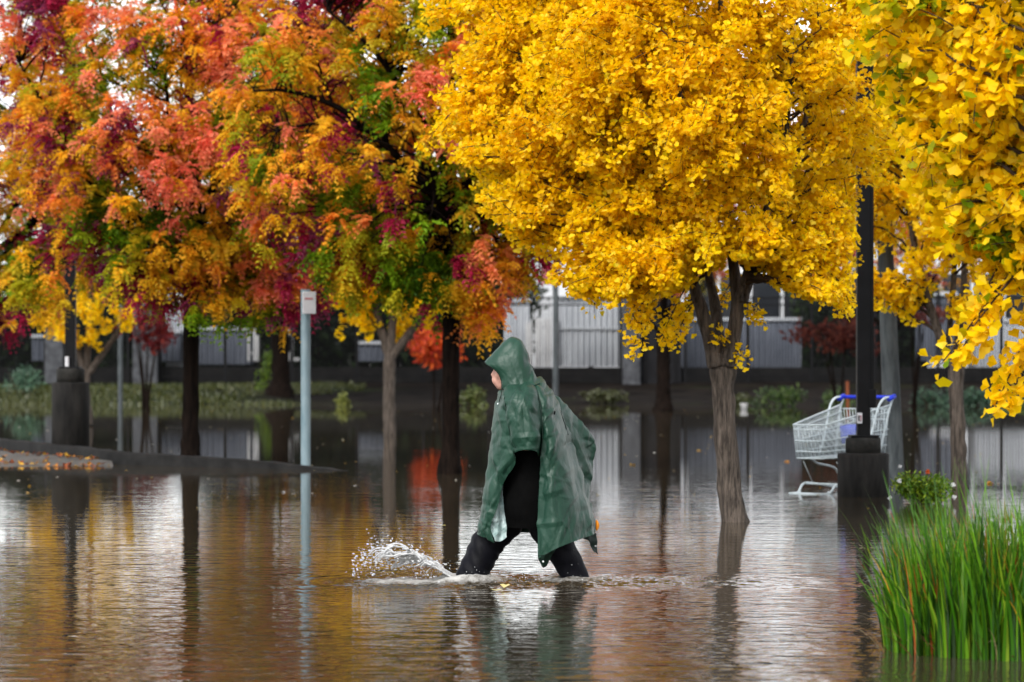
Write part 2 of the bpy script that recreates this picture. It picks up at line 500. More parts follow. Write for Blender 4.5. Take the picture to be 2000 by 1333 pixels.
def ground_mat():
    m, nt, b = nodes_of('soil_and_grass')
    N, L = nt.nodes, nt.links
    tc = N.new('ShaderNodeTexCoord')
    n1 = N.new('ShaderNodeTexNoise'); n1.inputs['Scale'].default_value = 0.9; n1.inputs['Detail'].default_value = 7
    L.new(tc.outputs['Object'], n1.inputs['Vector'])
    soil = N.new('ShaderNodeValToRGB')
    soil.color_ramp.elements[0].color = (0.004, 0.003, 0.0025, 1); soil.color_ramp.elements[0].position = 0.35
    soil.color_ramp.elements[1].color = (0.016, 0.0125, 0.010, 1); soil.color_ramp.elements[1].position = 0.7
    L.new(n1.outputs['Fac'], soil.inputs['Fac'])
    n2 = N.new('ShaderNodeTexNoise'); n2.inputs['Scale'].default_value = 0.16; n2.inputs['Detail'].default_value = 5
    L.new(tc.outputs['Object'], n2.inputs['Vector'])
    sx = N.new('ShaderNodeSeparateXYZ'); L.new(tc.outputs['Object'], sx.inputs[0])
    mr = N.new('ShaderNodeMapRange'); mr.inputs['From Min'].default_value = -3; mr.inputs['From Max'].default_value = -16
    mr.inputs['To Min'].default_value = -0.12; mr.inputs['To Max'].default_value = 0.22
    L.new(sx.outputs[0], mr.inputs['Value'])
    ad = N.new('ShaderNodeMath'); L.new(n2.outputs['Fac'], ad.inputs[0]); L.new(mr.outputs[0], ad.inputs[1])
    g = N.new('ShaderNodeMapRange'); g.inputs['From Min'].default_value = 0.46; g.inputs['From Max'].default_value = 0.6
    L.new(ad.outputs[0], g.inputs['Value'])
    mc = N.new('ShaderNodeMix'); mc.data_type = 'RGBA'
    L.new(g.outputs[0], mc.inputs[0]); L.new(soil.outputs['Color'], mc.inputs[6]); mc.inputs[7].default_value = (0.016, 0.020, 0.007, 1)
    L.new(mc.outputs[2], b.inputs['Base Color'])
    b.inputs['Roughness'].default_value = 0.95
    b.inputs['Specular IOR Level'].default_value = 0.03
    bp = N.new('ShaderNodeBump'); bp.inputs['Distance'].default_value = 0.12; bp.inputs['Strength'].default_value = 0.7
    n3 = N.new('ShaderNodeTexNoise'); n3.inputs['Scale'].default_value = 5; n3.inputs['Detail'].default_value = 6
    L.new(tc.outputs['Object'], n3.inputs['Vector']); L.new(n3.outputs['Fac'], bp.inputs['Height']); L.new(bp.outputs['Normal'], b.inputs['Normal'])
    return m

def make_ground():
    xs = np.unique(np.concatenate([np.linspace(-600, -40, 12), np.linspace(-40, 40, 161), np.linspace(40, 600, 12)]))
    ys = np.unique(np.concatenate([np.linspace(-60, 84, 40), np.linspace(84, 140, 113), np.linspace(140, 1500, 15)]))
    X, Y = np.meshgrid(xs, ys)
    P = np.stack([X, Y, ground_z(X, Y)], -1)
    P[..., 2] += (vnoise(P, 0.7, 4) - 0.5) * 0.10 * np.clip((Y - 92) / 10, 0, 1)
    mb = MB(); mb.grid(P)
    o = mb.build('ground', ground_mat(), attr=False)
    o['kind'] = 'structure'
make_ground()

# kerb and the strip of pavement that stands clear of the flood
KERB = [(-330, 50.0, .20), (-150, 45.0, .20), (0, 41.0, .20), (110, 38.2, .19), (220, 36.3, .155), (370, 35.5, .125), (500, 34.8, .085), (600, 34.2, .035), (690, 33.8, -.01)]
def make_kerb():
    A = np.array([[GX(p, d), d, z] for p, d, z in KERB])
    n = 90
    t = np.linspace(0, len(A) - 1, n)
    C = np.stack([np.interp(t, np.arange(len(A)), A[:, k]) for k in range(3)], 1)
    for k in range(3):
        C[2:-2, k] = np.convolve(C[:, k], np.ones(5) / 5, 'valid')
    T = norm(np.gradient(C[:, :2], axis=0))
    Nn = np.stack([-T[:, 1], T[:, 0]], 1)                   # points away from the camera
    Nn[Nn[:, 1] < 0] *= -1
    prof = [(-0.01, -0.35), (0.0, -0.03), (0.02, 0.0), (0.2, 0.0), (0.22, -0.35)]
    G = np.zeros((n, len(prof), 3))
    for j, (o, z) in enumerate(prof):
        G[:, j, :2] = C[:, :2] + Nn * o
        G[:, j, 2] = C[:, 2] + z if z > -0.3 else -0.35
    G += (vnoise(G, 6, 3)[..., None] - 0.5) * 0.02
    mb = MB(); mb.grid(G)
    o = mb.build('kerb', M['kerb'], attr=False); o['kind'] = 'structure'
    # pavement
    k = np.array([[GX(p, d), d] for p, d in ((-330, 49.9), (-150, 44.9), (0, 40.9), (110, 38.1), (218, 36.2))])
    w = np.array([[GX(p, d), d] for p, d in ((-330, 36.0), (-150, 35.1), (0, 34.9), (110, 35.0), (222, 35.6))])
    tt = np.linspace(0, 4, 60)
    ki = np.stack([np.interp(tt, range(5), k[:, i]) for i in (0, 1)], 1)
    wi = np.stack([np.interp(tt, range(5), w[:, i]) for i in (0, 1)], 1)
    s = np.linspace(0, 1, 30)[:, None, None]
    xy = ki[None] * (1 - s) + wi[None] * s
    z = 0.055 * (1 - s[..., 0]) - 0.012 * s[..., 0] + np.zeros(60)[None]
    G = np.concatenate([xy, z[..., None]], -1)
    G[..., 2] += (vnoise(G, 1.3, 6) - 0.5) * 0.02
    mb = MB(); mb.grid(G)
    o = mb.build('pavement', M['pavement'], attr=False); o['kind'] = 'structure'
    return G
PAVE = make_kerb()

# ------------------------------------------------------------------ trees
def interp_poly(P, n):
    P = np.asarray(P, float)
    t = np.linspace(0, len(P) - 1, n)
    # Catmull-Rom
    Q = np.concatenate([[2 * P[0] - P[1]], P, [2 * P[-1] - P[-2]]])
    i = np.minimum(np.floor(t).astype(int), len(P) - 2)
    f = (t - i)[:, None]
    a, b, c, d = Q[i], Q[i + 1], Q[i + 2], Q[i + 3]
    return 0.5 * ((2 * b) + (c - a) * f + (2 * a - 5 * b + 4 * c - d) * f ** 2 + (3 * b - 3 * c + d - a) * f ** 3)

def bark_tube(mb, P, R, k=14, rough=0.10, n=None, seed=0):
    """a limb with furrows cut along its length"""
    P = np.asarray(P, float)
    n = n or max(6, int(len(P) * 8))
    C = interp_poly(P, n)
    r = np.interp(np.linspace(0, len(P) - 1, n), np.arange(len(P)), R)
    sub = MB()
    V = sub.tube(C, r, k)
    V = V.reshape(n, k, 3)
    D = V - C[:, None, :]
    q = V * np.array([1, 1, 0.22])
    h = (vnoise(q, 26, seed) - 0.5) * 1.2 + (vnoise(V, 9, seed + 1) - 0.5) * 0.9
    V = C[:, None, :] + D * (1 + rough * 2 * h[..., None])
    sub.v = [V.reshape(-1, 3)]
    mb.add(sub.v[0], [f for f in sub.f])
    return C, r

GINKGO_LEAF = np.array([[0, 0, 0], [0.60, -0.72, 0.10], [0.98, -0.36, -0.02], [0.86, 0.0, -0.07], [0.98, 0.36, -0.02], [0.60, 0.72, 0.10]])
GINKGO_F = np.array([[0, 1, 2, 3], [0, 3, 4, 5]])
OVAL_LEAF = np.array([[0, 0, 0], [0.45, -0.26, 0.05], [1.0, 0, -0.06], [0.45, 0.26, 0.05]])
OVAL_F = np.array([[0, 1, 2, 3]])

def scatter(mb, tmpl, tf, pos, axis, nrm, size, col, rng):
    N = len(pos)
    axis = norm(axis)
    b = norm(np.cross(nrm, axis))
    n = np.cross(axis, b)
    m = len(tmpl)
    wv = size[:, None] * (0.85 + 0.3 * rng.random(N))[:, None]
    cup = (0.3 + 1.9 * rng.random(N))[:, None]
    V = pos[:, None, :] + (tmpl[:, 0][None] * size[:, None])[..., None] * axis[:, None, :] + (tmpl[:, 1][None] * wv)[..., None] * b[:, None, :] + (tmpl[:, 2][None] * size[:, None] * cup)[..., None] * n[:, None, :]
    Fc = (np.arange(N)[:, None, None] * m + tf[None]).reshape(-1, tf.shape[1])
    mb.add(V.reshape(-1, 3), Fc, np.repeat(col, m, 0))

def crown_radius(z, prof):
    zs, rs = zip(*prof)
    return np.interp(z, zs, rs, left=0, right=0)

def sample_tips(n, cx, cy, prof, rng, shell=0.62, lump=0.25, lumpscale=0.9):
    zs, rs = zip(*prof)
    out = []
    zlo, zhi = zs[0], zs[-1]
    rmax = max(rs)
    while len(out) < n:
        z = rng.uniform(zlo, zhi, 2000)
        r = crown_radius(z, prof)
        keep = rng.random(2000) < (r / rmax) ** 1.1
        z, r = z[keep], r[keep]
        a = rng.uniform(0, 2 * math.pi, len(z))
        q = np.where(rng.random(len(z)) < shell, rng.uniform(0.78, 1.0, len(z)), np.sqrt(rng.uniform(0.05, 0.7, len(z))))
        P = np.stack([cx + 0 * z, cy + 0 * z, z], 1)
        d = np.stack([np.cos(a), np.sin(a), 0 * a], 1)
        lm = 1 - lump + 2 * lump * fbm(P + d * r[:, None], lumpscale, 11, 2)
        out += list(P + d * (r * q * lm)[:, None])
    return np.array(out[:n])

def grow(limbs, tips, rng, droop=0.12, rise=0.45, attach=None):
    """one curved branch from the limb skeleton to every tip: list of (n,3) polylines"""
    S = np.concatenate([l[0] for l in limbs])
    SR = np.concatenate([l[1] for l in limbs])
    if attach is not None:
        ok = S[:, 2] > attach
        S, SR = S[ok], SR[ok]
    res = []
    for T in tips:
        d = T - S
        hd = np.hypot(d[:, 0], d[:, 1])
        cost = np.linalg.norm(d, axis=1) + 1.5 * np.abs(d[:, 2] - rise * hd) + rng.random(len(S)) * 0.25 + 0.6 * (SR > 0.075)
        k = int(np.argmin(cost))
        A = S[k]
        L = np.linalg.norm(T - A)
        if L < 0.12:
            continue
        out = np.array([T[0] - A[0], T[1] - A[1], 0.0]); out /= max(np.linalg.norm(out), 1e-6)
        mid = (A + T) / 2 + np.array([0, 0, 1]) * L * (droop + rng.uniform(-0.05, 0.14)) + rng.normal(0, 0.07 * L, 3)
        t = np.linspace(0, 1, 9)[:, None]
        P = (1 - t) ** 2 * A + 2 * t * (1 - t) * mid + t ** 2 * T
        P[1:-1] += rng.normal(0, 0.012, (7, 3))
        res.append((P, SR[k]))
    return res

def ginkgo_tree(name, label, group, trunk, limbs, prof, center, n_tips, extra_tips=(), leaf=0.062, spur=0.05, per=5, twigs=4, rng=None, tint=None, bark='bark_ginkgo', twig_k=4, zcut=None, dense=1.0, k_bark=20, droop=0.12, rise=0.45, shell=0.62, contour=None, sprays=(), attach=None):
    rng = rng or np.random.default_rng(1)
    root = thing(name, label, 'tree', group)
    mb = MB()
    skel = []
    C, r = bark_tube(mb, [p for p, _ in trunk], [q for _, q in trunk], k=k_bark, rough=0.12, n=max(40, 14 * len(trunk)), seed=1)
    mb.build('trunk', M[bark], root, attr=False)
    for j, l in enumerate(limbs):
        mb = MB()
        C, r = bark_tube(mb, [p for p, _ in l], [q for _, q in l], k=max(8, k_bark // 2), rough=0.09, n=12 * len(l), seed=3 + j)
        skel.append((C, r))
        mb.build('limb', M[bark], root, attr=False)
    tips = sample_tips(n_tips, center[0], center[1], prof, rng, shell)
    if len(extra_tips):
        tips = np.concatenate([tips, np.array(extra_tips)])
    if zcut is not None:
        tips = tips[tips[:, 2] > zcut]
    def below(B):
        if contour is None:
            return np.zeros(len(B), bool)
        px = 1000 + B[:, 0] * F / B[:, 1]; py = HOR + (CAMZ - B[:, 2]) * F / B[:, 1]
        return py > np.interp(px, *zip(*contour)) - 14 + 22 * (vnoise(B, 5, 2) - .5)
    br = [b for b in grow(skel, tips, rng, droop, rise, attach) if not below(b[0][-1:])[0]]
    nb = len(br)
    br += [(interp_poly(sp, 9), .012) for sp in sprays]
    tw = MB()
    pts, dirs, tone = [], [], []
    cc = np.array([center[0], center[1], 0])
    for bi, (P, r0) in enumerate(br):
        free = bi >= nb
        tw.tube(P, np.linspace(min(r0 * 0.6, 0.016), 0.0025, len(P)), twig_k, cap=False)
        Ln = np.linalg.norm(np.diff(P, axis=0), axis=1).sum()
        bt = rng.normal(0, 1)
        lines = [(P, 0.22 if Ln > 0.8 else 0.3)]
        for _ in range(int(twigs * min(1.5, Ln / 0.9) + 0.5)):
            t = rng.uniform(0.35, 0.97)
            i = t * 8
            a = int(i)
            B = P[a] + (P[min(a + 1, 8)] - P[a]) * (i - a)
            dirn = norm(P[min(a + 1, 8)] - P[max(a - 1, 0)])
            v = norm(dirn * 0.6 + rng.normal(0, 0.65, 3) + np.array([0, 0, 0.05]))
            l = rng.uniform(0.16, 0.42) * min(1.2, Ln) * (.4 if free else 1)
            s = np.linspace(0, 1, 5)[:, None]
            Q = B + v * l * s + np.array([0, 0, -1]) * (0.25 * l * s ** 2)
            if not free and below(Q[-1:])[0]:
                continue
            tw.tube(Q, np.linspace(0.0045, 0.002, 5), 3, cap=False)
            lines.append((Q, 0.1))
        for Q, t0 in lines:
            l = np.linalg.norm(np.diff(Q, axis=0), axis=1).sum()
            ns = max(2, int(l * (1 - t0) / spur * dense))
            t = np.sort(rng.uniform(t0, 1.0, ns)) * (len(Q) - 1)
            i = np.minimum(t.astype(int), len(Q) - 2)
            B = Q[i] + (Q[i + 1] - Q[i]) * (t - i)[:, None]
            kp = np.ones(ns, bool) if free else ~below(B)
            pts.append(B[kp])
            dirs.append(norm(Q[i + 1] - Q[i])[kp])
            tone.append(np.full(kp.sum(), bt))
    B = np.repeat(np.concatenate(pts), per, 0)
    D = np.repeat(np.concatenate(dirs), per, 0)
    tone = np.repeat(np.concatenate(tone), per)
    N = len(B)
    outw = B - cc; outw[:, 2] = 0; outw = norm(outw)
    ax = norm(rng.normal(0, 1, (N, 3)) + 0.25 * D + 0.15 * outw + np.array([0, 0, -0.45]))
    nr = norm(rng.normal(0, 0.75, (N, 3)) + np.array([0, 0, 0.75]) + 0.4 * outw)
    sz = leaf * rng.uniform(0.7, 1.15, N)
    pos = B + ax * (0.015 + 0.060 * rng.random(N))[:, None]
    base = np.array(lin(255, 221, 12))
    ora = np.array(lin(255, 207, 6))
    pale = np.array(lin(255, 226, 62))
    oliv = np.array(lin(205, 185, 8))
    grn = np.array(lin(110, 150, 15))
    u = np.clip(0.5 + 0.22 * rng.normal(0, 1, N) + 0.18 * tone, 0, 1)[:, None]
    col = base * (1 - u) + ora * u
    pk = rng.random(N)
    col[pk > 0.93] = pale
    col[pk < 0.03] = oliv
    if tint is not None:
        g = tint(B, rng)
        gm = rng.random(N) < g
        mixg = rng.uniform(0.2, 1.0, N)[:, None]
        col = np.where(gm[:, None], oliv * (1 - mixg) + grn * mixg, col)
    col = col * rng.uniform(0.90, 1.0, N)[:, None]
    lf = MB()
    scatter(lf, GINKGO_LEAF, GINKGO_F, pos, ax, nr, sz, col, rng)
    cr = lf.build('crown', M['leaf'], root, smooth=False)
    t = tw.build('branches', M['twig'], cr, attr=False)
    return root

def prof_scale(base, z0, rs, zsx):
    return [(z0 + z * zsx, r * rs) for z, r in base]

GPROF = [(0.0, 0.35), (0.25, 0.85), (0.6, 1.3), (1.0, 1.6), (1.5, 1.80), (2.3, 1.75), (3.2, 1.35), (4.2, 0.75), (4.9, 0.15)]

# --- the big ginkgo
D1 = 22.4
def g1(px, py, dy=0.0):
    d = D1 + dy
    return W(px, py, d)
trunk1 = [(g1(1452, 1105), 0.150), (g1(1438, 1040), 0.118), (g1(1430, 1000), 0.100), (g1(1424, 940), 0.088), (g1(1418, 850), 0.085), (g1(1413, 780), 0.088), (g1(1411, 728), 0.098), (g1(1410, 690), 0.085)]
limbs1 = [
    [(g1(1400, 715, -.05), 0.0680), (g1(1380, 640, -.08), 0.0544), (g1(1356, 560, -.12), 0.0480), (g1(1318, 430, -.2), 0.0360), (g1(1270, 270, -.35), 0.0272), (g1(1240, 80, -.45), 0.0192), (g1(1225, -150, -.5), 0.0096)],
    [(g1(1418, 715, -.05), 0.0704), (g1(1434, 650, -.06), 0.0560), (g1(1440, 590, -.06), 0.0512), (g1(1432, 510, -.05), 0.0440), (g1(1415, 340, 0), 0.0336), (g1(1412, 120, 0), 0.0272), (g1(1400, -180, 0), 0.0176), (g1(1390, -480, 0), 0.0080)],
    [(g1(1405, 700, .06), 0.0520), (g1(1398, 610, .12), 0.0440), (g1(1385, 540, .2), 0.0384), (g1(1350, 380, .5), 0.0288), (g1(1330, 200, .75), 0.0208), (g1(1320, 0, .9), 0.0112)],
    [(g1(1425, 690, .05), 0.0400), (g1(1452, 590, .2), 0.0360), (g1(1475, 520, .3), 0.0320), (g1(1530, 370, .4), 0.0256), (g1(1580, 200, .45), 0.0192), (g1(1600, 0, .45), 0.0104)],
    [(g1(1436, 600, -.06), 0.0280), (g1(1490, 430, -.45), 0.0256), (g1(1530, 300, -.7), 0.0208), (g1(1545, 130, -.85), 0.0144), (g1(1550, -50, -.9), 0.0080)],
]
prof1 = prof_scale(GPROF, 1.98, 1.0, 1.0)
ex1 = []
for px, py, dy, n in ((1235, 655, -.6, 4), (1252, 600, -.5, 5), (1225, 560, -.7, 4), (1290, 655, -.4, 3), (1320, 640, -.45, 4), (1335, 600, -.2, 3), (1160, 590, -.5, 4), (1110, 545, -.5, 5),
                     (1060, 505, -.4, 5), (1000, 465, -.3, 5), (950, 395, -.3, 6), (905, 290, -.2, 6), (885, 170, -.2, 6), (905, 225, -.1, 5), (1650, 590, -.5, 5), (1600, 575, -.6, 5),
                     (1545, 560, -.5, 4), (1500, 545, -.5, 4), (1650, 480, -.4, 5), (1650, 420, -.3, 5), (1400, 590, .4, 3), (1460, 625, -.2, 2), (950, 60, -.2, 5), (1000, 0, -.2, 5), (1740, 330, -.2, 5),
                     (1200, 500, -.8, 6), (1300, 520, -.9, 6), (1380, 480, -.9, 5), (1480, 470, -.9, 6), (1580, 480, -.8, 6)):
    for _ in range(n):
        ex1.append(g1(px + random.gauss(0, 14), py + random.gauss(0, 14), dy + random.gauss(0, .18)))
ginkgo_tree('ginkgo_tree', 'bright yellow ginkgo tree with forked grey trunk standing in the water right of the walker', 'ginkgo trees in yellow leaf',
            trunk1, limbs1, prof1, (GX(1330, D1), D1), 520, ex1, leaf=0.037, spur=0.031, per=7, twigs=6, attach=ZY(560, D1), rng=np.random.default_rng(11), k_bark=28,
            contour=[(800, 300), (900, 330), (940, 420), (1000, 485), (1060, 520), (1090, 570), (1150, 605), (1210, 600), (1260, 590), (1300, 575), (1340, 560), (1380, 530), (1420, 505), (1470, 530), (1530, 555), (1600, 590), (1648, 600), (1666, 565), (1673, 410), (1712, 395), (1740, 330), (1800, 300)],
            sprays=[[g1(a, b, e), g1((a + c) / 2 + 6, (b + dd) / 2 - 14, e), g1(c, dd, e)] for a, b, c, dd, e in
                    ((1280, 540, 1236, 682, -.55), (1290, 560, 1252, 640, -.5), (1250, 540, 1228, 640, -.6), (1355, 590, 1290, 668, -.3), (1350, 600, 1312, 672, -.32), (1340, 560, 1300, 640, -.4), (1345, 575, 1330, 640, .3),
                     (1600, 520, 1664, 605, -.5), (1590, 530, 1645, 612, -.55), (1560, 520, 1600, 590, -.6), (1445, 590, 1480, 628, -.15), (1440, 540, 1400, 600, .35), (1150, 560, 1160, 612, -.4), (1404, 690, 1400, 655, -.2), (1436, 690, 1444, 706, -.12))])

# --- ginkgo beside the utility pole
D3 = 29.4
def g3(px, py, dy=0.0):
    return W(px, py, D3 + dy)
trunk3 = [(g3(1878, 1040), .10), (g3(1874, 970), .085), (g3(1872, 880), .078), (g3(1868, 780), .076), (g3(1866, 700), .085)]
limbs3 = [
    [(g3(1858, 715), 0.0558), (g3(1830, 640, -.1), 0.0465), (g3(1808, 570, -.15), 0.0403), (g3(1785, 470, -.2), 0.0341), (g3(1765, 300, -.2), 0.0248), (g3(1750, 80, -.2), 0.0124)],
    [(g3(1875, 715), 0.0527), (g3(1905, 640, 0), 0.0434), (g3(1935, 560, .1), 0.0372), (g3(1975, 400, .2), 0.0310), (g3(1990, 150, .2), 0.0217), (g3(1995, -100, .2), 0.0093)],
    [(g3(1866, 705, .05), 0.0434), (g3(1880, 600, .3), 0.0372), (g3(1885, 450, .6), 0.0279), (g3(1885, 200, .8), 0.0186), (g3(1880, -50, .8), 0.0093)],
    [(g3(1850, 690, .05), 0.0310), (g3(1862, 560, -.3), 0.0279), (g3(1870, 400, -.5), 0.0223), (g3(1875, 200, -.7), 0.0161), (g3(1880, 0, -.7), 0.0093)],
]
ginkgo_tree('ginkgo_tree', 'yellow ginkgo tree behind the weathered utility pole, its trunk rising from the flood', 'ginkgo trees in yellow leaf',
            trunk3, limbs3, prof_scale(GPROF, 1.95, 0.95, 1.0), (GX(1870, D3), D3), 300,
            [g3(1870 + random.gauss(0, 22), 600 + random.gauss(0, 12), -.4 + random.gauss(0, .1)) for _ in range(5)] + [g3(1760 + random.gauss(0, 40), 560 + random.gauss(0, 14), -.3 + random.gauss(0, .1)) for _ in range(9)],
            leaf=0.052, spur=0.048, per=5, twigs=4, rng=np.random.default_rng(23), k_bark=18)

# --- nearest ginkgo, standing on the reed island just outside the right edge
D4 = 13.0
def g4(px, py, dy=0.0):
    return W(px, py, D4 + dy)
trunk4 = [(g4(2330, 1360), .15), (g4(2325, 1200), .12), (g4(2322, 950), .11), (g4(2320, 760), .10), (g4(2318, 640), .10)]
limbs4 = [
    [(g4(2310, 660), .07), (g4(2240, 500, .0), .055), (g4(2140, 300, .05), .045), (g4(2040, 60, .1), .032), (g4(1960, -220, .1), .018), (g4(1930, -420, .1), .01)],
    [(g4(2318, 650), .08), (g4(2300, 450, .1), .065), (g4(2280, 150, .2), .05), (g4(2270, -250, .2), .035), (g4(2260, -700, .2), .015)],
    [(g4(2326, 660), .06), (g4(2400, 480, -.1), .05), (g4(2500, 200, -.2), .036), (g4(2560, -150, -.2), .02)],
    [(g4(2300, 700, .1), .05), (g4(2180, 560, .4), .042), (g4(2080, 420, .6), .034), (g4(1980, 220, .75), .024), (g4(1900, 0, .8), .012)],
    [(g4(2300, 660, -.1), .045), (g4(2190, 500, -.4), .036), (g4(2110, 330, -.7), .026), (g4(2050, 100, -.85), .015)],
]
ex4 = []
for px, py, dy, n in ((1850, 705, 0, 2), (1890, 640, .05, 3), (1930, 580, .05, 4), (1960, 760, .1, 2), (1935, 790, .1, 2), (1985, 690, .1, 3), (1965, 560, 0, 4), (1900, 520, .1, 4), (1985, 480, 0, 5), (2000, 630, 0, 3),
                     (1740, 60, 0, 4), (1760, 180, .1, 4), (1790, 280, .1, 4), (1810, 370, .1, 4), (1850, 450, .1, 5), (1880, 200, -.2, 5), (1930, 330, -.2, 5), (1960, 120, -.3, 5), (1720, 10, 0, 3), (1850, 60, -.2, 5), (1900, 400, -.1, 5)):
    for _ in range(n):
        ex4.append(g4(px + random.gauss(0, 16), py + random.gauss(0, 14), dy + random.gauss(0, .12)))
def tint4(B, rng):
    px = 1000 + B[:, 0] * F / B[:, 1]
    return np.clip(0.22 - (px - 1730) / 700, 0.05, 0.22) + 0.6 * (fbm(B, 2.6, 8, 2) > 0.66)
ginkgo_tree('ginkgo_tree', 'nearest ginkgo tree with olive yellow leaves hanging in from the right edge above the reeds', 'ginkgo trees in yellow leaf',
            trunk4, limbs4, prof_scale(GPROF, 1.95, 0.78, 0.8), (GX(2290, D4), D4), 230, ex4,
            leaf=0.050, spur=0.042, per=5, twigs=5, rng=np.random.default_rng(31), tint=tint4, k_bark=14,
            contour=[(1650, 60), (1720, 190), (1780, 330), (1800, 400), (1850, 480), (1900, 520), (1950, 560), (2000, 600), (2060, 680), (2200, 760)],
            sprays=[[g4(a, b, e), g4((a + c) / 2 + 8, (b + dd) / 2 - 12, e), g4(c, dd, e)] for a, b, c, dd, e in
                    ((2000, 500, 1838, 712, 0), (1990, 520, 1880, 680, .08), (1980, 540, 1900, 640, -.06), (2020, 620, 1945, 790, .05), (2030, 640, 1968, 760, .12), (2040, 560, 1985, 700, .0), (1960, 500, 1905, 600, .1))])

# --- two far ginkgos
def far_ginkgo(px, d, base_y, label, rng, z0, rs, n, fork_y, lean=0):
    def g(x, y, dy=0.0):
        return W(x, y, d + dy)
    s = F / d
    tr = [(g(px, base_y + 30), .15), (g(px, base_y), .125), (g(px - 2, (base_y + fork_y) / 2), .112), (g(px, fork_y), .115)]
    lb = [
        [(g(px - 2, fork_y + 6), .09), (g(px - .20 * s, fork_y - .55 * s), .07), (g(px - .38 * s, fork_y - 1.4 * s, .2), .05), (g(px - .6 * s, fork_y - 2.8 * s, .3), .02)],
        [(g(px + 2, fork_y + 6), .09), (g(px + .42 * s, fork_y - .45 * s), .07), (g(px + .8 * s, fork_y - 1.1 * s, -.2), .05), (g(px + 1.1 * s, fork_y - 2.4 * s, -.3), .02)],
        [(g(px, fork_y + 4), .09), (g(px + .06 * s, fork_y - .9 * s), .07), (g(px + .1 * s, fork_y - 2.0 * s), .05), (g(px, fork_y - 3.6 * s), .02)],
    ]
    ginkgo_tree('ginkgo_tree', label, 'ginkgo trees in yellow leaf', tr, lb, prof_scale(GPROF, z0, rs, 0.9), (GX(px, d), d), n, [], leaf=0.065, spur=0.06, per=5, twigs=3, rng=rng, k_bark=10, twig_k=3)
far_ginkgo(762, 53.0, 850, 'small yellow ginkgo behind the flood between the sign post and the dark tree', np.random.default_rng(41), 1.75, 0.85, 170, 690)
far_ginkgo(168, 62.0, 800, 'far yellow ginkgo with forked pale trunk behind the black lamp post at left', np.random.default_rng(43), 1.55, 0.85, 120, 725)

# --- pistache trees in red, orange and green
PAL = {k: np.array(lin(*v)) for k, v in dict(salmon=(250, 150, 112), orange=(250, 152, 52), gold=(236, 176, 36), yellow=(250, 192, 40), olive=(206, 190, 40), green=(118, 154, 22), dgreen=(52, 90, 14), crimson=(168, 34, 72), red=(236, 104, 84), plum=(150, 58, 96)).items()}

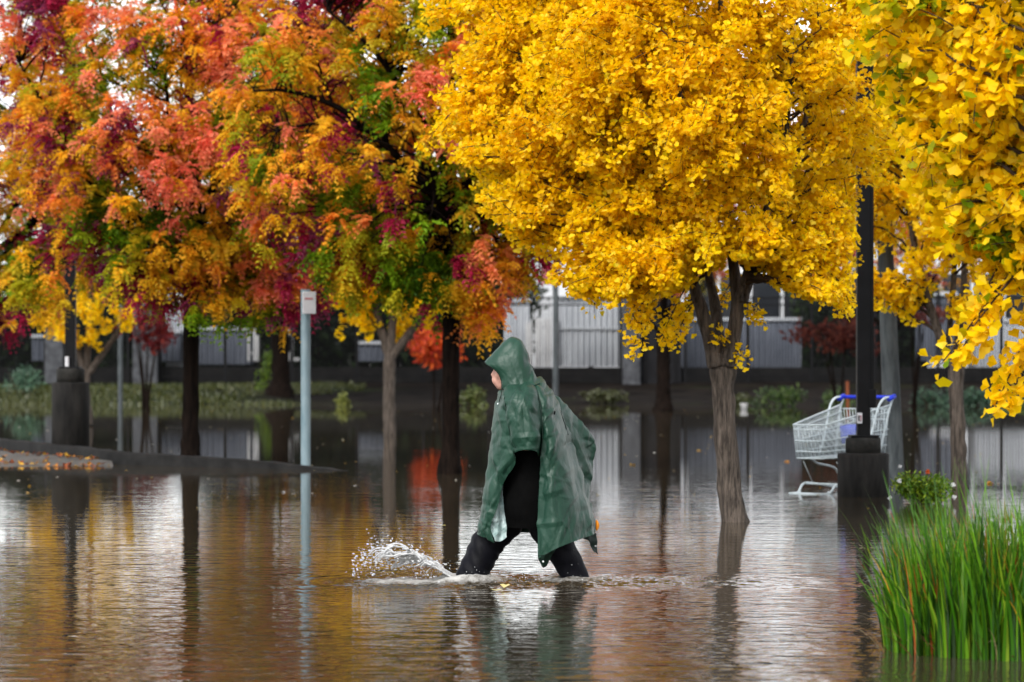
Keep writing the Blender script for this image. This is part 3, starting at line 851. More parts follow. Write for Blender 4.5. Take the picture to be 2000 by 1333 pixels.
def pistache_tree(label, px, d, base_y, fork_y, prof, n, rng, w=0.16, lean=0.0, limbs=None, red=0.2, green=0.3, seed=0, cx=None, per=7, hang=(), bare=None):
    s = F / d
    def g(x, y, dy=0.0):
        return W(x, y, d + dy)
    root = thing('pistache_tree', label, 'tree', 'pistache trees in red and orange leaf')
    mb = MB()
    tr = [g(px - .05 * s, base_y + .25 * s), g(px - .01 * s, base_y - .02 * s), g(px, base_y - .35 * s), g(px + lean * .5, (base_y + fork_y) / 2), g(px + lean, fork_y)]
    bark_tube(mb, tr, [w * 1.75, w * 1.35, w, w * .92, w * .95], k=20, rough=.09, n=60, seed=seed)
    mb.build('trunk', M['bark_dark'], root, attr=False)
    skel = []
    if limbs is None:
        limbs = []
        m = 7
        for j in range(m):
            a = j * 2 * math.pi / m + rng.uniform(-.3, .3)
            z0 = rng.uniform(0, .5)
            L = rng.uniform(1.5, 2.2)
            p0 = g(px + lean, fork_y) + np.array([0, 0, z0 - .1])
            out = np.array([math.cos(a), math.sin(a), 0])
            limbs.append([(p0, .075), (p0 + out * L * .3 + [0, 0, .45], .055), (p0 + out * L * .65 + [0, 0, 1.1], .04), (p0 + out * L + [0, 0, 2.0 + rng.uniform(0, .7)], .018)])
        p0 = g(px + lean, fork_y)
        limbs.append([(p0 - [0, 0, .1], .10), (p0 + [.05, 0, 1.0], .08), (p0 + [-.05, .1, 2.2], .055), (p0 + [.05, 0, 4.2], .02)])
    for j, l in enumerate(limbs):
        mb = MB()
        C, r = bark_tube(mb, [p for p, _ in l], [q for _, q in l], k=9, rough=.07, n=10 * len(l), seed=seed + j)
        skel.append((C, r))
        mb.build('limb', M['bark_dark'], root, attr=False)
    c = (GX(px, d) if cx is None else cx, d)
    tips = sample_tips(n, c[0], c[1], prof, rng, 0.6, 0.3, 0.7)
    if len(hang):
        tips = np.concatenate([tips, np.array(hang)])
    br = grow(skel, tips, rng, 0.10, 0.55)
    tw = MB(); lf = MB()
    cl_p, cl_d = [], []
    for P, r0 in br:
        tw.tube(P, np.linspace(min(r0 * .7, .02), .004, len(P)), 4, cap=False)
        cl_p.append(P[-1]); cl_d.append(P[-1] - P[-3])
        Ln = np.linalg.norm(np.diff(P, axis=0), axis=1).sum()
        for _ in range(int(2 + 2.2 * Ln)):
            t = rng.uniform(.3, .95) * 8; a = int(t)
            B = P[a] + (P[a + 1] - P[a]) * (t - a)
            v = norm(norm(P[a + 1] - P[a]) * .5 + rng.normal(0, .6, 3) + np.array([0, 0, .15]))
            l = rng.uniform(.15, .45)
            Q = np.array([B, B + v * l * .5 + [0, 0, .02], B + v * l])
            tw.tube(Q, [.006, .004, .003], 3, cap=False)
            cl_p.append(Q[-1]); cl_d.append(v)
    P = np.array(cl_p); Dv = norm(np.array(cl_d))
    if bare is not None:                                       # a limb that stands clear of leaves on its near side
        C = interp_poly(bare, 60)
        q = P[:, [0, 2]] / P[:, 1:2]; cq = C[:, [0, 2]] - [0, CAMZ]; cq = cq / C[:, 1:2]
        q = (P[:, [0, 2]] - [0, CAMZ]) / P[:, 1:2]
        dd = np.linalg.norm(q[:, None] - cq[None], axis=2) * F
        k = dd.argmin(1)
        gone = (dd.min(1) < 20) & (P[:, 1] < C[k, 1] + .25)
        P, Dv = P[~gone], Dv[~gone]
    K = len(P)
    # colour of every leaf cluster: patches through the crown
    zs = [q[0] for q in prof]
    zr = np.clip((P[:, 2] - zs[0]) / (zs[-1] - zs[0]), 0, 1)
    rr = np.hypot(P[:, 0] - c[0], P[:, 1] - c[1]) / max(q[1] for q in prof)
    n1 = fbm(P, 1.5, 20 + seed, 2) + rng.normal(0, .05, K)
    n2 = fbm(P, 1.7, 31 + seed, 2) + rng.normal(0, .03, K)
    heat = np.clip(n1 + .30 * (rr - .62) + .10 * (zr - .25), 0, 1)
    keys = ['dgreen', 'green', 'olive', 'gold', 'yellow', 'orange', 'salmon', 'red']
    stops = np.quantile(heat, [0, green * .38, green, green + .16, green + .30, green + .42, .90, 1.0])
    stops = np.maximum.accumulate(stops + np.arange(8) * 1e-6)
    cols = np.stack([np.interp(heat, stops, [PAL[k][i] for k in keys]) for i in range(3)], 1)
    cr = n2 > np.quantile(n2, 1 - red)
    cols[cr] = np.where(rng.random((cr.sum(), 1)) < .6, PAL['crimson'], PAL['plum'])
    yl = rng.random(K) < .10
    cols[yl & ~cr] = PAL['yellow']
    # compound leaves in drooping whorls
    nl = per
    lp = np.repeat(P, nl, 0); ld = np.repeat(Dv, nl, 0)
    lc = np.repeat(cols * rng.uniform(.8, 1.1, (K, 1)), nl, 0)
    N = len(lp)
    ax = norm(rng.normal(0, .75, (N, 3)) + ld * .7 + np.array([0, 0, -.10]))
    Ll = rng.uniform(.15, .25, N)
    up = norm(rng.normal(0, .35, (N, 3)) + np.array([0, 0, 1.0]))
    sd = norm(np.cross(up, ax))
    pos, axs, nrs, szs, cs = [], [], [], [], []
    pairs = 5
    for j in range(pairs):
        t = .22 + .78 * j / (pairs - 1)
        cpt = lp + ax * (Ll * t)[:, None] + np.array([0, 0, -1]) * (Ll * .42 * t * t)[:, None]
        tang = norm(ax + np.array([0, 0, -.84 * t]))
        for sg in (-1, 1):
            a2 = norm(tang * .55 + sg * sd + np.array([0, 0, -.28]) + rng.normal(0, .12, (N, 3)))
            pos.append(cpt); axs.append(a2); nrs.append(norm(up + rng.normal(0, .25, (N, 3)))); szs.append(.085 * (1 - .35 * t) * rng.uniform(.85, 1.2, N)); cs.append(lc * rng.uniform(.82, 1.12, (N, 1)))
    pos, axs, nrs, szs, cs = map(np.concatenate, (pos, axs, nrs, szs, cs))
    scatter(lf, OVAL_LEAF, OVAL_F, pos, axs, nrs, szs, np.clip(cs, 0, .95), rng)
    crn = lf.build('crown', M['leaf'], root, smooth=False)
    tw.build('branches', M['bark_dark'], crn, attr=False)
    return root

PPROF = [(0, .7), (.25, 1.4), (.7, 2.0), (1.4, 2.5), (2.3, 2.7), (3.3, 2.5), (4.4, 1.9), (5.4, 1.0), (6.0, .2)]
DT1 = 36.6
def t1(px, py, dy=0.0):
    return W(px, py, DT1 + dy)
hang1 = [t1(px + random.gauss(0, 14), py + random.gauss(0, 14), dy) for px, py, dy, n in ((590, 600, -.8, 6), (520, 590, -.6, 5), (430, 580, -1, 4), (60, 560, -.4, 5), (230, 520, -1, 4), (300, 540, -1, 4), (640, 520, -.5, 4), (560, 540, -1, 6)) for _ in range(n)]
pistache_tree('wide pistache tree with black trunk on the kerb, crown orange, crimson and green', 372, DT1, 900, 520, prof_scale(PPROF, 2.05, 0.93, .95), 470, np.random.default_rng(51), w=.105, lean=2, red=.20, green=.36, seed=1, hang=hang1, per=7)
DT2 = 33.0
def t2(px, py, dy=0.0):
    return W(px, py, DT2 + dy)
limbs2 = [
    [(t2(884, 520), .11), (t2(884, 430), .10), (t2(878, 300, .1), .07), (t2(880, 100, .2), .05), (t2(890, -200, .2), .02)],
    [(t2(882, 470, -.02), .060), (t2(850, 390, -.2), .050), (t2(790, 320, -.45), .044), (t2(720, 255, -.65), .039), (t2(650, 205, -.8), .033), (t2(560, 178, -.95), .022), (t2(495, 178, -1.05), .012)],
    [(t2(880, 470), .06), (t2(860, 300, -.5), .05), (t2(800, 200, -.8), .04), (t2(730, 100, -1.0), .026), (t2(640, 20, -1.1), .014)],
    [(t2(884, 470), .07), (t2(930, 340, -.2), .055), (t2(1000, 230, -.3), .04), (t2(1060, 60, -.3), .02)],
    [(t2(880, 450, .1), .06), (t2(840, 320, .6), .05), (t2(770, 180, 1.1), .035), (t2(720, 0, 1.3), .015)],
    [(t2(884, 450, .1), .06), (t2(920, 300, .6), .05), (t2(980, 120, 1.0), .035), (t2(1010, -60, 1.2), .015)],
    [(t2(884, 480, -.05), .05), (t2(870, 430, -.6), .042), (t2(850, 380, -1.1), .032), (t2(820, 300, -1.5), .018)],
    [(t2(650, 206, -.8), .022), (t2(630, 150, -.85), .016), (t2(600, 60, -.9), .010)],
    [(t2(720, 256, -.65), .028), (t2(640, 240, -.8), .020), (t2(540, 255, -1.0), .012)],
]
hang2 = [t2(px + random.gauss(0, 13), py + random.gauss(0, 13), dy) for px, py, dy, n in ((930, 610, -.3, 6), (960, 580, -.3, 5), (900, 560, -.4, 5), (700, 520, -.6, 6), (820, 540, -.5, 6), (1010, 540, -.2, 5), (640, 480, -.8, 5), (1060, 480, -.2, 4)) for _ in range(n)]
pistache_tree('pistache tree with black trunk in open water left of the walker, long bare limb showing', 880, DT2, 925, 500, prof_scale(PPROF, 2.05, 0.78, .82), 400, np.random.default_rng(61), w=.105, lean=2, limbs=limbs2, red=.18, green=.40, seed=4, cx=GX(800, DT2), hang=hang2, per=7, bare=[p for p, _ in limbs2[1]])
pistache_tree('pistache tree at the left edge with dark red lower leaves, beyond the kerb', -70, 45.0, 873, 560, prof_scale(PPROF, 1.75, 0.95, 1.05), 300, np.random.default_rng(71), w=.15, red=.24, green=.30, seed=9, per=7)
pistache_tree('far pistache tree, broad orange and green crown rising behind the two kerb trees', 548, 106.0, 762, 640, prof_scale(PPROF, 3.6, 2.2, 1.9), 560, np.random.default_rng(81), w=.34, red=.12, green=.42, seed=13, per=8)

# --- leaf-mass generator for shrubs and far trees
def leafy(mb, c, r, n, size, cols, rng, lumps=7, lumpr=.55, tmpl=OVAL_LEAF, up=.5):
    c = np.asarray(c, float); r = np.asarray(r, float)
    lc = norm(rng.normal(0, 1, (lumps, 3))) * rng.uniform(.25, .75, (lumps, 1))
    k = rng.integers(0, lumps, n)
    q = norm(rng.normal(0, 1, (n, 3))) * (rng.random((n, 1)) ** .45)
    P = c + (lc[k] + q * lumpr) * r
    ax = norm(rng.normal(0, 1, (n, 3)) + [0, 0, -.2])
    nr = norm(q + rng.normal(0, .6, (n, 3)) + [0, 0, up])
    cc = np.array(cols)[(rng.integers(0, len(cols), n))] * rng.uniform(.7, 1.1, (n, 1)) * (0.85 + .3 * vnoise(P, 1.2 / max(r[0], .3), 3))[:, None]
    scatter(mb, tmpl, OVAL_F, P, ax, nr, size * rng.uniform(.6, 1.2, n), cc, rng)

DG = [lin(28, 44, 20), lin(38, 56, 24), lin(20, 34, 18)]
MG = [lin(70, 96, 40), lin(56, 84, 36), lin(92, 112, 52)]
BG_ = [lin(70, 100, 78), lin(54, 84, 66), lin(88, 118, 92)]

def far_tree(name, label, px, d, top_y, r, n, cols, rng, group, trunk_w=.2, low=1.2, size=.3):
    root = thing(name, label, 'tree', group)
    x = GX(px, d); zt = ZY(top_y, d); zg = float(ground_z(x, d))
    mb = MB()
    bark_tube(mb, [(x, d, zg - .3), (x + .1, d, zg + 1.2), (x, d, zg + (zt - zg) * .7)], [trunk_w * 1.2, trunk_w, trunk_w * .3], k=8, n=12)
    mb.build('trunk', M['bark_dark'], root, attr=False)
    mb = MB()
    h = (zt - zg - low) / 2
    leafy(mb, (x, d, zg + low + h), (r, r, h), n, size, cols, rng, lumps=12, lumpr=.6)
    mb.build('crown', M['leaf'], root, smooth=False)

rg = np.random.default_rng(91)
for px, d, ty, r, lab in ((60, 138, 470, 3.2, 'dark evergreen tree beyond the fence at the far left'),
                          (215, 141, 480, 3.0, 'dark evergreen tree beyond the fence behind the black lamp post'),
                          (455, 137, 440, 3.2, 'dark evergreen tree beyond the fence right of the kerb tree'),
                          (620, 140, 450, 3.2, 'dark evergreen tree beyond the fence behind the sign post'),
                          (800, 137, 430, 3.3, 'dark evergreen tree beyond the fence behind the small ginkgo'),
                          (960, 141, 440, 3.0, 'dark evergreen tree beyond the fence left of the hooded head')):
    far_tree('evergreen_tree', lab, px, d, ty, r, 5200, DG, rg, 'dark evergreens beyond the fence', .3, .2, .34)
for px, d, ty, r, lab in ((1590, 139, 470, 1.7, 'narrow green tree beyond the fence right of the big ginkgo trunk'), (1150, 139, 500, .7, 'thin dark green treetop against the pale wall behind the walker')):
    far_tree('green_tree', lab, px, d, ty, r, 2000, DG + MG[:1], rg, 'green trees beyond the fence', .15, 2.2 if px < 1300 else 1.0, .3)

def hedge(label, p0, p1, d, top_y, n, rng):
    root = thing('hedge', label, 'hedge', 'dark hedges beyond the fence')
    x0, x1 = GX(p0, d), GX(p1, d); zg = float(ground_z(0, d)); zt = ZY(top_y, d)
    x = rng.uniform(x0, x1, n)
    top = zt + 1.3 * (fbm(np.stack([x, 0 * x, 0 * x], 1), .35, 4, 2) - .5) * 2
    z = zg + (top - zg) * rng.random(n) ** .8
    P = np.stack([x, d + rng.normal(0, .7, n), z], 1)
    ax = norm(rng.normal(0, 1, (n, 3))); nr = norm(rng.normal(0, .6, (n, 3)) + [0, -.6, .5])
    cc = np.array(DG)[rng.integers(0, 3, n)] * rng.uniform(.4, .9, (n, 1))
    mb = MB(); scatter(mb, OVAL_LEAF, OVAL_F, P, ax, nr, .55 * rng.uniform(.6, 1.2, n), cc, rng)
    mb.build('foliage', M['leaf'], root, smooth=False)
    mb = MB()
    for k in range(int((x1 - x0) / 1.2)):
        mb.tube([(x0 + 1.2 * k + .5, d, zg - .2), (x0 + 1.2 * k + .5, d, zg + (zt - zg) * .6)], [.08, .03], 5)
    mb.build('stem', M['bark_dark'], root, attr=False)
hedge('tall dark hedge beyond the fence behind the kerb trees', -90, 985, 131.5, 560, 26000, rg)
hedge('dark hedge beyond the fence behind the maple and utility pole', 1572, 1800, 131.5, 575, 6000, rg)
pistache_tree('distant tree with dark trunk standing in the flood left of the big ginkgo trunk', 1296, 86.0, 800, 650, prof_scale(PPROF, 3.6, 1.5, 1.7), 430, np.random.default_rng(85), w=.22, red=.2, green=.25, seed=17, per=7)
pistache_tree('distant red leaved tree behind the lamp post and utility pole, crown behind yellow leaves', 1735, 84.0, 800, 650, prof_scale(PPROF, 3.4, 1.45, 1.7), 430, np.random.default_rng(86), w=.22, red=.2, green=.25, seed=19, per=7)

# small red and orange trees on the bank
REDS = [lin(104, 50, 42), lin(124, 66, 54), lin(80, 38, 34)]
ORNG = [lin(222, 104, 44), lin(200, 78, 38), lin(168, 54, 36)]
def bank_tree(name, label, px, d, y0, y1, r, n, cols, rng, group=None, stems=3, stake=False):
    root = thing(name, label, 'tree', group)
    x = GX(px, d); zg = float(ground_z(x, d)); zb, zt = ZY(y1, d), ZY(y0, d)
    mb = MB()
    for j in range(stems):
        a = rng.uniform(-.6, .6)
        mb.tube(interp_poly([(x + .1 * j - .1, d, zg - .3), (x + a * .3, d, (zg + zb) / 2), (x + a, d + rng.uniform(-.3, .3), (zb + zt) / 2)], 8), np.linspace(.06, .02, 8), 6)
    mb.build('trunk', M['bark_dark'], root, attr=False)
    if stake:
        mb = MB(); mb.tube([(x + .25, d - .1, zg - .3), (x + .22, d - .1, zg + 1.2)], .05, 6); mb.build('stake', M['stake'], root, attr=False)
    mb = MB()
    leafy(mb, (x, d, (zb + zt) / 2), (r, r, (zt - zb) / 2), n, .2, cols, rng, lumps=16, lumpr=.30)
    mb.build('crown', M['leaf'], root, smooth=False)
bank_tree('maple_tree', 'small dull red maple on the bank behind the shopping cart', 1640, 88, 585, 715, 1.75, 900, REDS, rg, stems=3, stake=True)
bank_tree('maple_tree', 'dull red maple showing behind the weathered utility pole', 1785, 96, 575, 640, 1.3, 900, REDS, rg)
bank_tree('maple_tree', 'bright orange young tree on the bank beside the black trunk left of the walker', 850, 84, 612, 728, 1.1, 1050, ORNG, rg, stems=3)
bank_tree('maple_tree', 'crimson young tree behind the far yellow ginkgo', 285, 86, 592, 700, 1.3, 600, [lin(110, 28, 34), lin(84, 24, 28), lin(132, 50, 40)], rg, stems=4)

# low shrubs along the bank
def shrub(label, px, d, h, r, n, cols, rng, spiky=False, group='shrubs along the far bank'):
    root = thing('shrub', label, 'shrub', group)
    x = GX(px, d); zg = float(ground_z(x, d))
    mb = MB()
    for j in range(6):
        a = rng.uniform(0, 6.28)
        mb.tube([(x, d, zg - .1), (x + math.cos(a) * r * .5, d + math.sin(a) * r * .5, zg + h * .7)], [.02, .008], 4)
    mb.build('stem', M['twig'], root, attr=False)
    mb = MB()
    leafy(mb, (x, d, zg + h * .5), (r, r * .8, h * .55), n, .16, cols, rng, lumps=9, lumpr=.55, up=.8)
    mb.build('foliage', M['grass'], root, smooth=False)
for px, d, h, r, cols, lab in ((1520, 98, .95, .85, MG, 'green shrub on the bank left of the shopping cart'),
                               (1635, 99, .8, .6, MG, 'green shrub on the bank directly behind the shopping cart handle'),
                               (1822, 98, .9, .8, BG_, 'blue green shrub between the utility pole and the ginkgo trunk'),
                               (1915, 99, 1.0, .8, BG_, 'blue green shrub right of the ginkgo trunk at the right'),
                               (1985, 97, .6, .8, MG, 'low green shrub at the right end of the bank'),
                               (925, 99, 1.0, .65, [lin(88, 96, 44), lin(70, 84, 38)], 'olive shrub on the bank just left of the walker'),
                               (668, 97, .8, .35, [lin(120, 124, 56), lin(96, 104, 46)], 'pale yellow green shrub right of the sign post'),
                               (520, 112, 1.9, .55, [lin(110, 136, 30), lin(84, 112, 26)], 'tall bright green shrub left of the sign post'),
                               (40, 108, 1.3, 1.0, BG_, 'dark green shrub on the bank at the left edge'),
                               (1180, 105, .5, .9, [lin(72, 78, 40), lin(60, 62, 36)], 'low olive weeds on the bank behind the walker'),
                               (1440, 103, .45, .8, [lin(72, 78, 40), lin(60, 62, 36)], 'low weeds behind the big ginkgo trunk')):
    shrub(lab, px, d, h, r, int(700 * max(r, .4)), cols, rg)

# grass on the left bank
def bank_grass():
    rng = np.random.default_rng(5)
    n = 14000
    x = rng.uniform(-22, -6, n); y = rng.uniform(97, 121, n)
    m = (fbm(np.stack([x, y, 0 * x], 1), .35, 3, 2) + np.clip(-x - 9, -3, 4) * .03) > .47
    x, y = x[m], y[m]; n = len(x)
    z = ground_z(x, y)
    h = rng.uniform(.08, .24, n) * (0.6 + .8 * vnoise(np.stack([x, y, 0 * x], 1), .5, 8))
    a = rng.uniform(0, math.pi, n)
    w = .05
    dx, dy = np.cos(a) * w, np.sin(a) * w
    lx, ly = rng.normal(0, .1, n), rng.normal(0, .1, n)
    V = np.stack([np.stack([x - dx, y - dy, z - .03], 1), np.stack([x + dx, y + dy, z - .03], 1), np.stack([x + lx, y + ly, z + h], 1)], 1)
    c = np.array([lin(62, 68, 30), lin(46, 54, 24), lin(76, 78, 38)])[rng.integers(0, 3, n)]
    mb = MB(); mb.add(V.reshape(-1, 3), np.arange(n * 3).reshape(n, 3), np.repeat(c, 3, 0))
    o = mb.build('grass', M['grass'], smooth=False, kind='stuff')
    tag(o, 'short rough grass on the left part of the far bank', 'grass')
bank_grass()

# ------------------------------------------------------------------ fence, walls and buildings beyond the bank
DF = 124.0
ZF = float(ground_z(0, DF)) - 0.05
TOPF = ZY(577, DF)
def fence(label, p0, p1):
    root = thing('iron_fence', label, 'fence', 'black picket fence sections')
    x0, x1 = GX(p0, DF), GX(p1, DF)
    n = max(1, round((x1 - x0) / 2.7))
    for i in range(n + 1):
        x = x0 + (x1 - x0) * i / n
        mb = MB(); mb.box((x, DF, (ZF + TOPF) / 2 + .05), (.13, .13, TOPF - ZF + .1)); mb.box((x, DF, TOPF + .13), (.17, .17, .06))
        mb.build('post', M['black_metal'], root, smooth=False, attr=False)
    for z in (TOPF - .12, TOPF - .42, ZF + .35):
        mb = MB(); mb.box(((x0 + x1) / 2, DF + .02, z), (x1 - x0, .05, .06)); mb.build('rail', M['black_metal'], root, smooth=False, attr=False)
    mb = MB()
    for x in np.arange(x0 + .12, x1 - .05, .125):
        mb.box((x, DF - .02, (ZF + TOPF) / 2), (.042, .03, TOPF - ZF - .06))
    mb.build('pickets', M['black_metal'], root, smooth=False, attr=False, kind='stuff')
fence('black picket fence section at the far left behind the lamp post', -80, 88)
fence('black picket fence section between the dark stone pillars at left', 128, 250)
fence('long black picket fence section behind the kerb trees and the walker', 312, 1212)
fence('black picket fence section behind the shopping cart and right trees', 1338, 2080)

def pillar(label, p0, p1, ty, d=DF):
    x = (GX(p0, d) + GX(p1, d)) / 2; w = GX(p1, d) - GX(p0, d)
    root = thing('stone_pillar', label, 'pillar', 'dark stone pillars of the fence')
    z1 = ZY(ty, d)
    mb = MB(); mb.box((x, d, (ZF - .6 + z1) / 2), (w, w, z1 - ZF + .6)); bevel(mb.build('shaft', M['stone'], root, smooth=False, attr=False), .03)
    mb = MB(); mb.box((x, d, z1 + .06), (w + .16, w + .16, .12)); bevel(mb.build('cap', M['stone'], root, smooth=False, attr=False), .03)
pillar('dark stone pillar left of the black lamp post', 90, 126, 640)
pillar('dark stone pillar behind the crimson young tree', 262, 310, 600)
pillar('dark stone pillar at the right end of the white corrugated wall', 1216, 1250, 560)

mb = MB(); mb.box(((GX(1250, DF) + GX(1332, DF)) / 2, DF + .3, (ZF + ZY(560, DF)) / 2), (GX(1332, DF) - GX(1250, DF) - .04, .2, ZY(560, DF) - ZF))
gate = thing('gate', 'black solid gate between the stone pillar and the right fence', 'gate')
o = mb.build('gate_leaf', M['void'], gate, smooth=False, attr=False)
for k in range(3):
    x = GX(1262 + k * 29, DF)
    mb = MB(); mb.box((x, DF + .17, (ZF + ZY(566, DF)) / 2), (.12, .06, ZY(566, DF) - ZF - .2)); mb.build('batten', M['black_metal'], gate, smooth=False, attr=False)

mb = MB()
DW = 125.2
mb.box((0, DW, (ZF - .5 + ZY(718, DW)) / 2), (60, .4, ZY(718, DW) - ZF + .5))
bevel(tag(mb.build('low_wall', M['dark_wall'], smooth=False, attr=False), 'long low dark block wall behind the picket fence', 'wall'), .03)

def corrugated(label, p0, p1, y0, y1, mat, d=126.4, rib=.25, band=None):
    root = thing('corrugated_shed', label, 'shed', 'corrugated sheds behind the fence')
    x0, x1, z0, z1 = GX(p0, d), GX(p1, d), ZY(y1, d), ZY(y0, d)
    xs = np.arange(x0, x1, rib / 4)
    ph = np.arange(len(xs)) % 4
    off = np.where(ph < 2, 0.0, .07)
    zz = np.array([z0, z1])
    G = np.stack([np.broadcast_to(xs, (2, len(xs))), np.broadcast_to(d + off, (2, len(xs))), np.broadcast_to(zz[:, None], (2, len(xs)))], -1)
    mb = MB(); mb.grid(G); mb.build('front_sheet', M[mat], root, smooth=False, attr=False)
    mb = MB(); mb.box(((x0 + x1) / 2, d + 1.1, (z0 + z1) / 2 - .005), (x1 - x0 - .02, 2.0, z1 - z0 - .03)); mb.build('body', M[mat], root, smooth=False, attr=False)
    mb = MB(); mb.box(((x0 + x1) / 2, d - .02, z1 - .04), (x1 - x0 + .06, .12, .14)); mb.build('top_rail', M['white_metal'], root, smooth=False, attr=False)
    if band:
        zb = ZY(band, d)
        mb = MB(); mb.box(((x0 + x1) / 2, d - .03, zb), (x1 - x0, .06, .12)); mb.build('mid_rail', M['white_metal'], root, smooth=False, attr=False)
corrugated('bright white corrugated shed behind the fence just right of the walker', 1092, 1218, 580, 716, 'white_metal', band=641)
corrugated('tall white corrugated shed directly behind the hooded head', 985, 1036, 585, 716, 'white_metal', d=127.2)
corrugated('wide grey corrugated shed behind the big ginkgo trunk', 1332, 1565, 622, 722, 'grey_metal', d=126.6)
corrugated('grey corrugated shed partly hidden by the leaning ginkgo limb at right', 1800, 1868, 572, 705, 'grey_metal', d=127)
corrugated('white corrugated shed at the right edge behind the nearest leaves', 1905, 2060, 624, 722, 'white_metal', d=126.6)
corrugated('pale corrugated shed just left of the black kerb trunk', 325, 366, 578, 716, 'white_metal', d=127.2)
corrugated('low grey corrugated shed left of the black kerb trunk', 275, 352, 646, 706, 'grey_metal', d=126.4)
corrugated('dim grey corrugated shed right of the black kerb trunk', 388, 488, 640, 712, 'grey_metal', d=126.6)
corrugated('narrow grey corrugated shed left of the black lamp post', 62, 90, 655, 705, 'grey_metal', d=126.6)
corrugated('small grey corrugated shed behind the thin ginkgo trunk', 700, 762, 668, 706, 'grey_metal', d=126.6)

pl = thing('plank_screen', 'screen of broad white planks with gaps beside the hooded head', 'fence')
for px, w, y0 in ((1033, 13, 630), (1052, 15, 622), (1069, 15, 622), (1086, 14, 622)):
    mb = MB(); d = 126.2
    mb.box((GX(px, d), d, (ZY(y0, d) + ZY(716, d)) / 2), (w * d / F, .05, ZY(y0, d) - ZY(716, d)))
    bevel(mb.build('plank', M['white_wood'], pl, smooth=False, attr=False), .03)
mb = MB(); mb.box((GX(1060, 126.35), 126.3, ZY(690, 126.3)), (1.6, .05, .1)); mb.build('rail', M['white_wood'], pl, smooth=False, attr=False)
pl2 = thing('plank_screen', 'three pale upright boards behind the fence right of the black kerb trunk', 'fence')
for px, y0 in ((486, 640), (497, 640), (503, 655)):
    mb = MB(); d = 126.0
    mb.box((GX(px, d), d, (ZY(y0, d) + ZY(706, d)) / 2), (.16, .05, ZY(y0, d) - ZY(706, d))); mb.build('plank', M['white_wood'], pl2, smooth=False, attr=False)
mb = MB(); mb.box((GX(494, 126.1), 126.06, ZY(690, 126)), (.5, .04, .1)); mb.build('rail', M['white_wood'], pl2, smooth=False, attr=False)
pl3 = thing('plank_screen', 'white upright board behind the fence left of the sign post', 'fence')
mb = MB(); mb.box((GX(569, 126), 126.0, (ZY(640, 126) + ZY(706, 126)) / 2), (.2, .05, ZY(640, 126) - ZY(706, 126))); mb.build('plank', M['white_wood'], pl3, smooth=False, attr=False)
mb = MB(); mb.box((GX(574, 126.1), 126.06, ZY(702, 126)), (.5, .04, .14)); mb.build('rail', M['white_wood'], pl3, smooth=False, attr=False)

def make_building():
    d = 150.0
    root = thing('building', 'long pale flat roofed building with dark windows beyond the fence at right', 'building')
    x0, x1, z0, z1 = GX(1020, d), GX(2300, d), .9, ZY(455, d)
    mb = MB(); mb.box(((x0 + x1) / 2, d + 6, (z0 + z1) / 2), (x1 - x0, 12, z1 - z0)); mb.build('wall', M['building'], root, smooth=False, attr=False)
    mb = MB(); mb.box(((x0 + x1) / 2, d + 6, z1 + .15), (x1 - x0 + .6, 12.6, .3)); mb.build('roof', M['building'], root, smooth=False, attr=False)
    for px in range(1345, 2250, 62):
        xa, xb, za, zb = GX(px, d), GX(px + 54, d), ZY(640, d), ZY(535, d)
        mb = MB(); mb.box(((xa + xb) / 2, d - .02, (za + zb) / 2), (xb - xa, .1, zb - za)); wdw = mb.build('window', M['black_metal'], root, smooth=False, attr=False)
        mb = MB()
        mb.box(((xa + xb) / 2, d - .08, (za + zb) / 2), (xb - xa - .16, .06, zb - za - .16)); mb.build('pane', M['pane'], wdw, smooth=False, attr=False)
make_building()

# ------------------------------------------------------------------ lamp posts, poles, signs
def ring_solid(mb, x, y, levels, k=40, sq=0.0):
    """turned or rounded-square solid: levels of (z, radius)"""
    th = np.arange(k) * 2 * math.pi / k
    e = 1.0 if not sq else 1 / np.maximum(np.abs(np.cos(th)) ** sq + np.abs(np.sin(th)) ** sq, 1e-6) ** (1 / sq)
    G = np.array([[[x + r * e_ * math.cos(t), y + r * e_ * math.sin(t), z] for t, e_ in zip(th, np.broadcast_to(e, (k,)))] for z, r in levels])
    mb.grid(G, closed=True)
    n = len(levels)
    base = mb.n - n * k
    mb.f.append((np.arange(k) + base + (n - 1) * k)[None, :])
    mb.f.append((np.arange(k)[::-1] + base)[None, :])

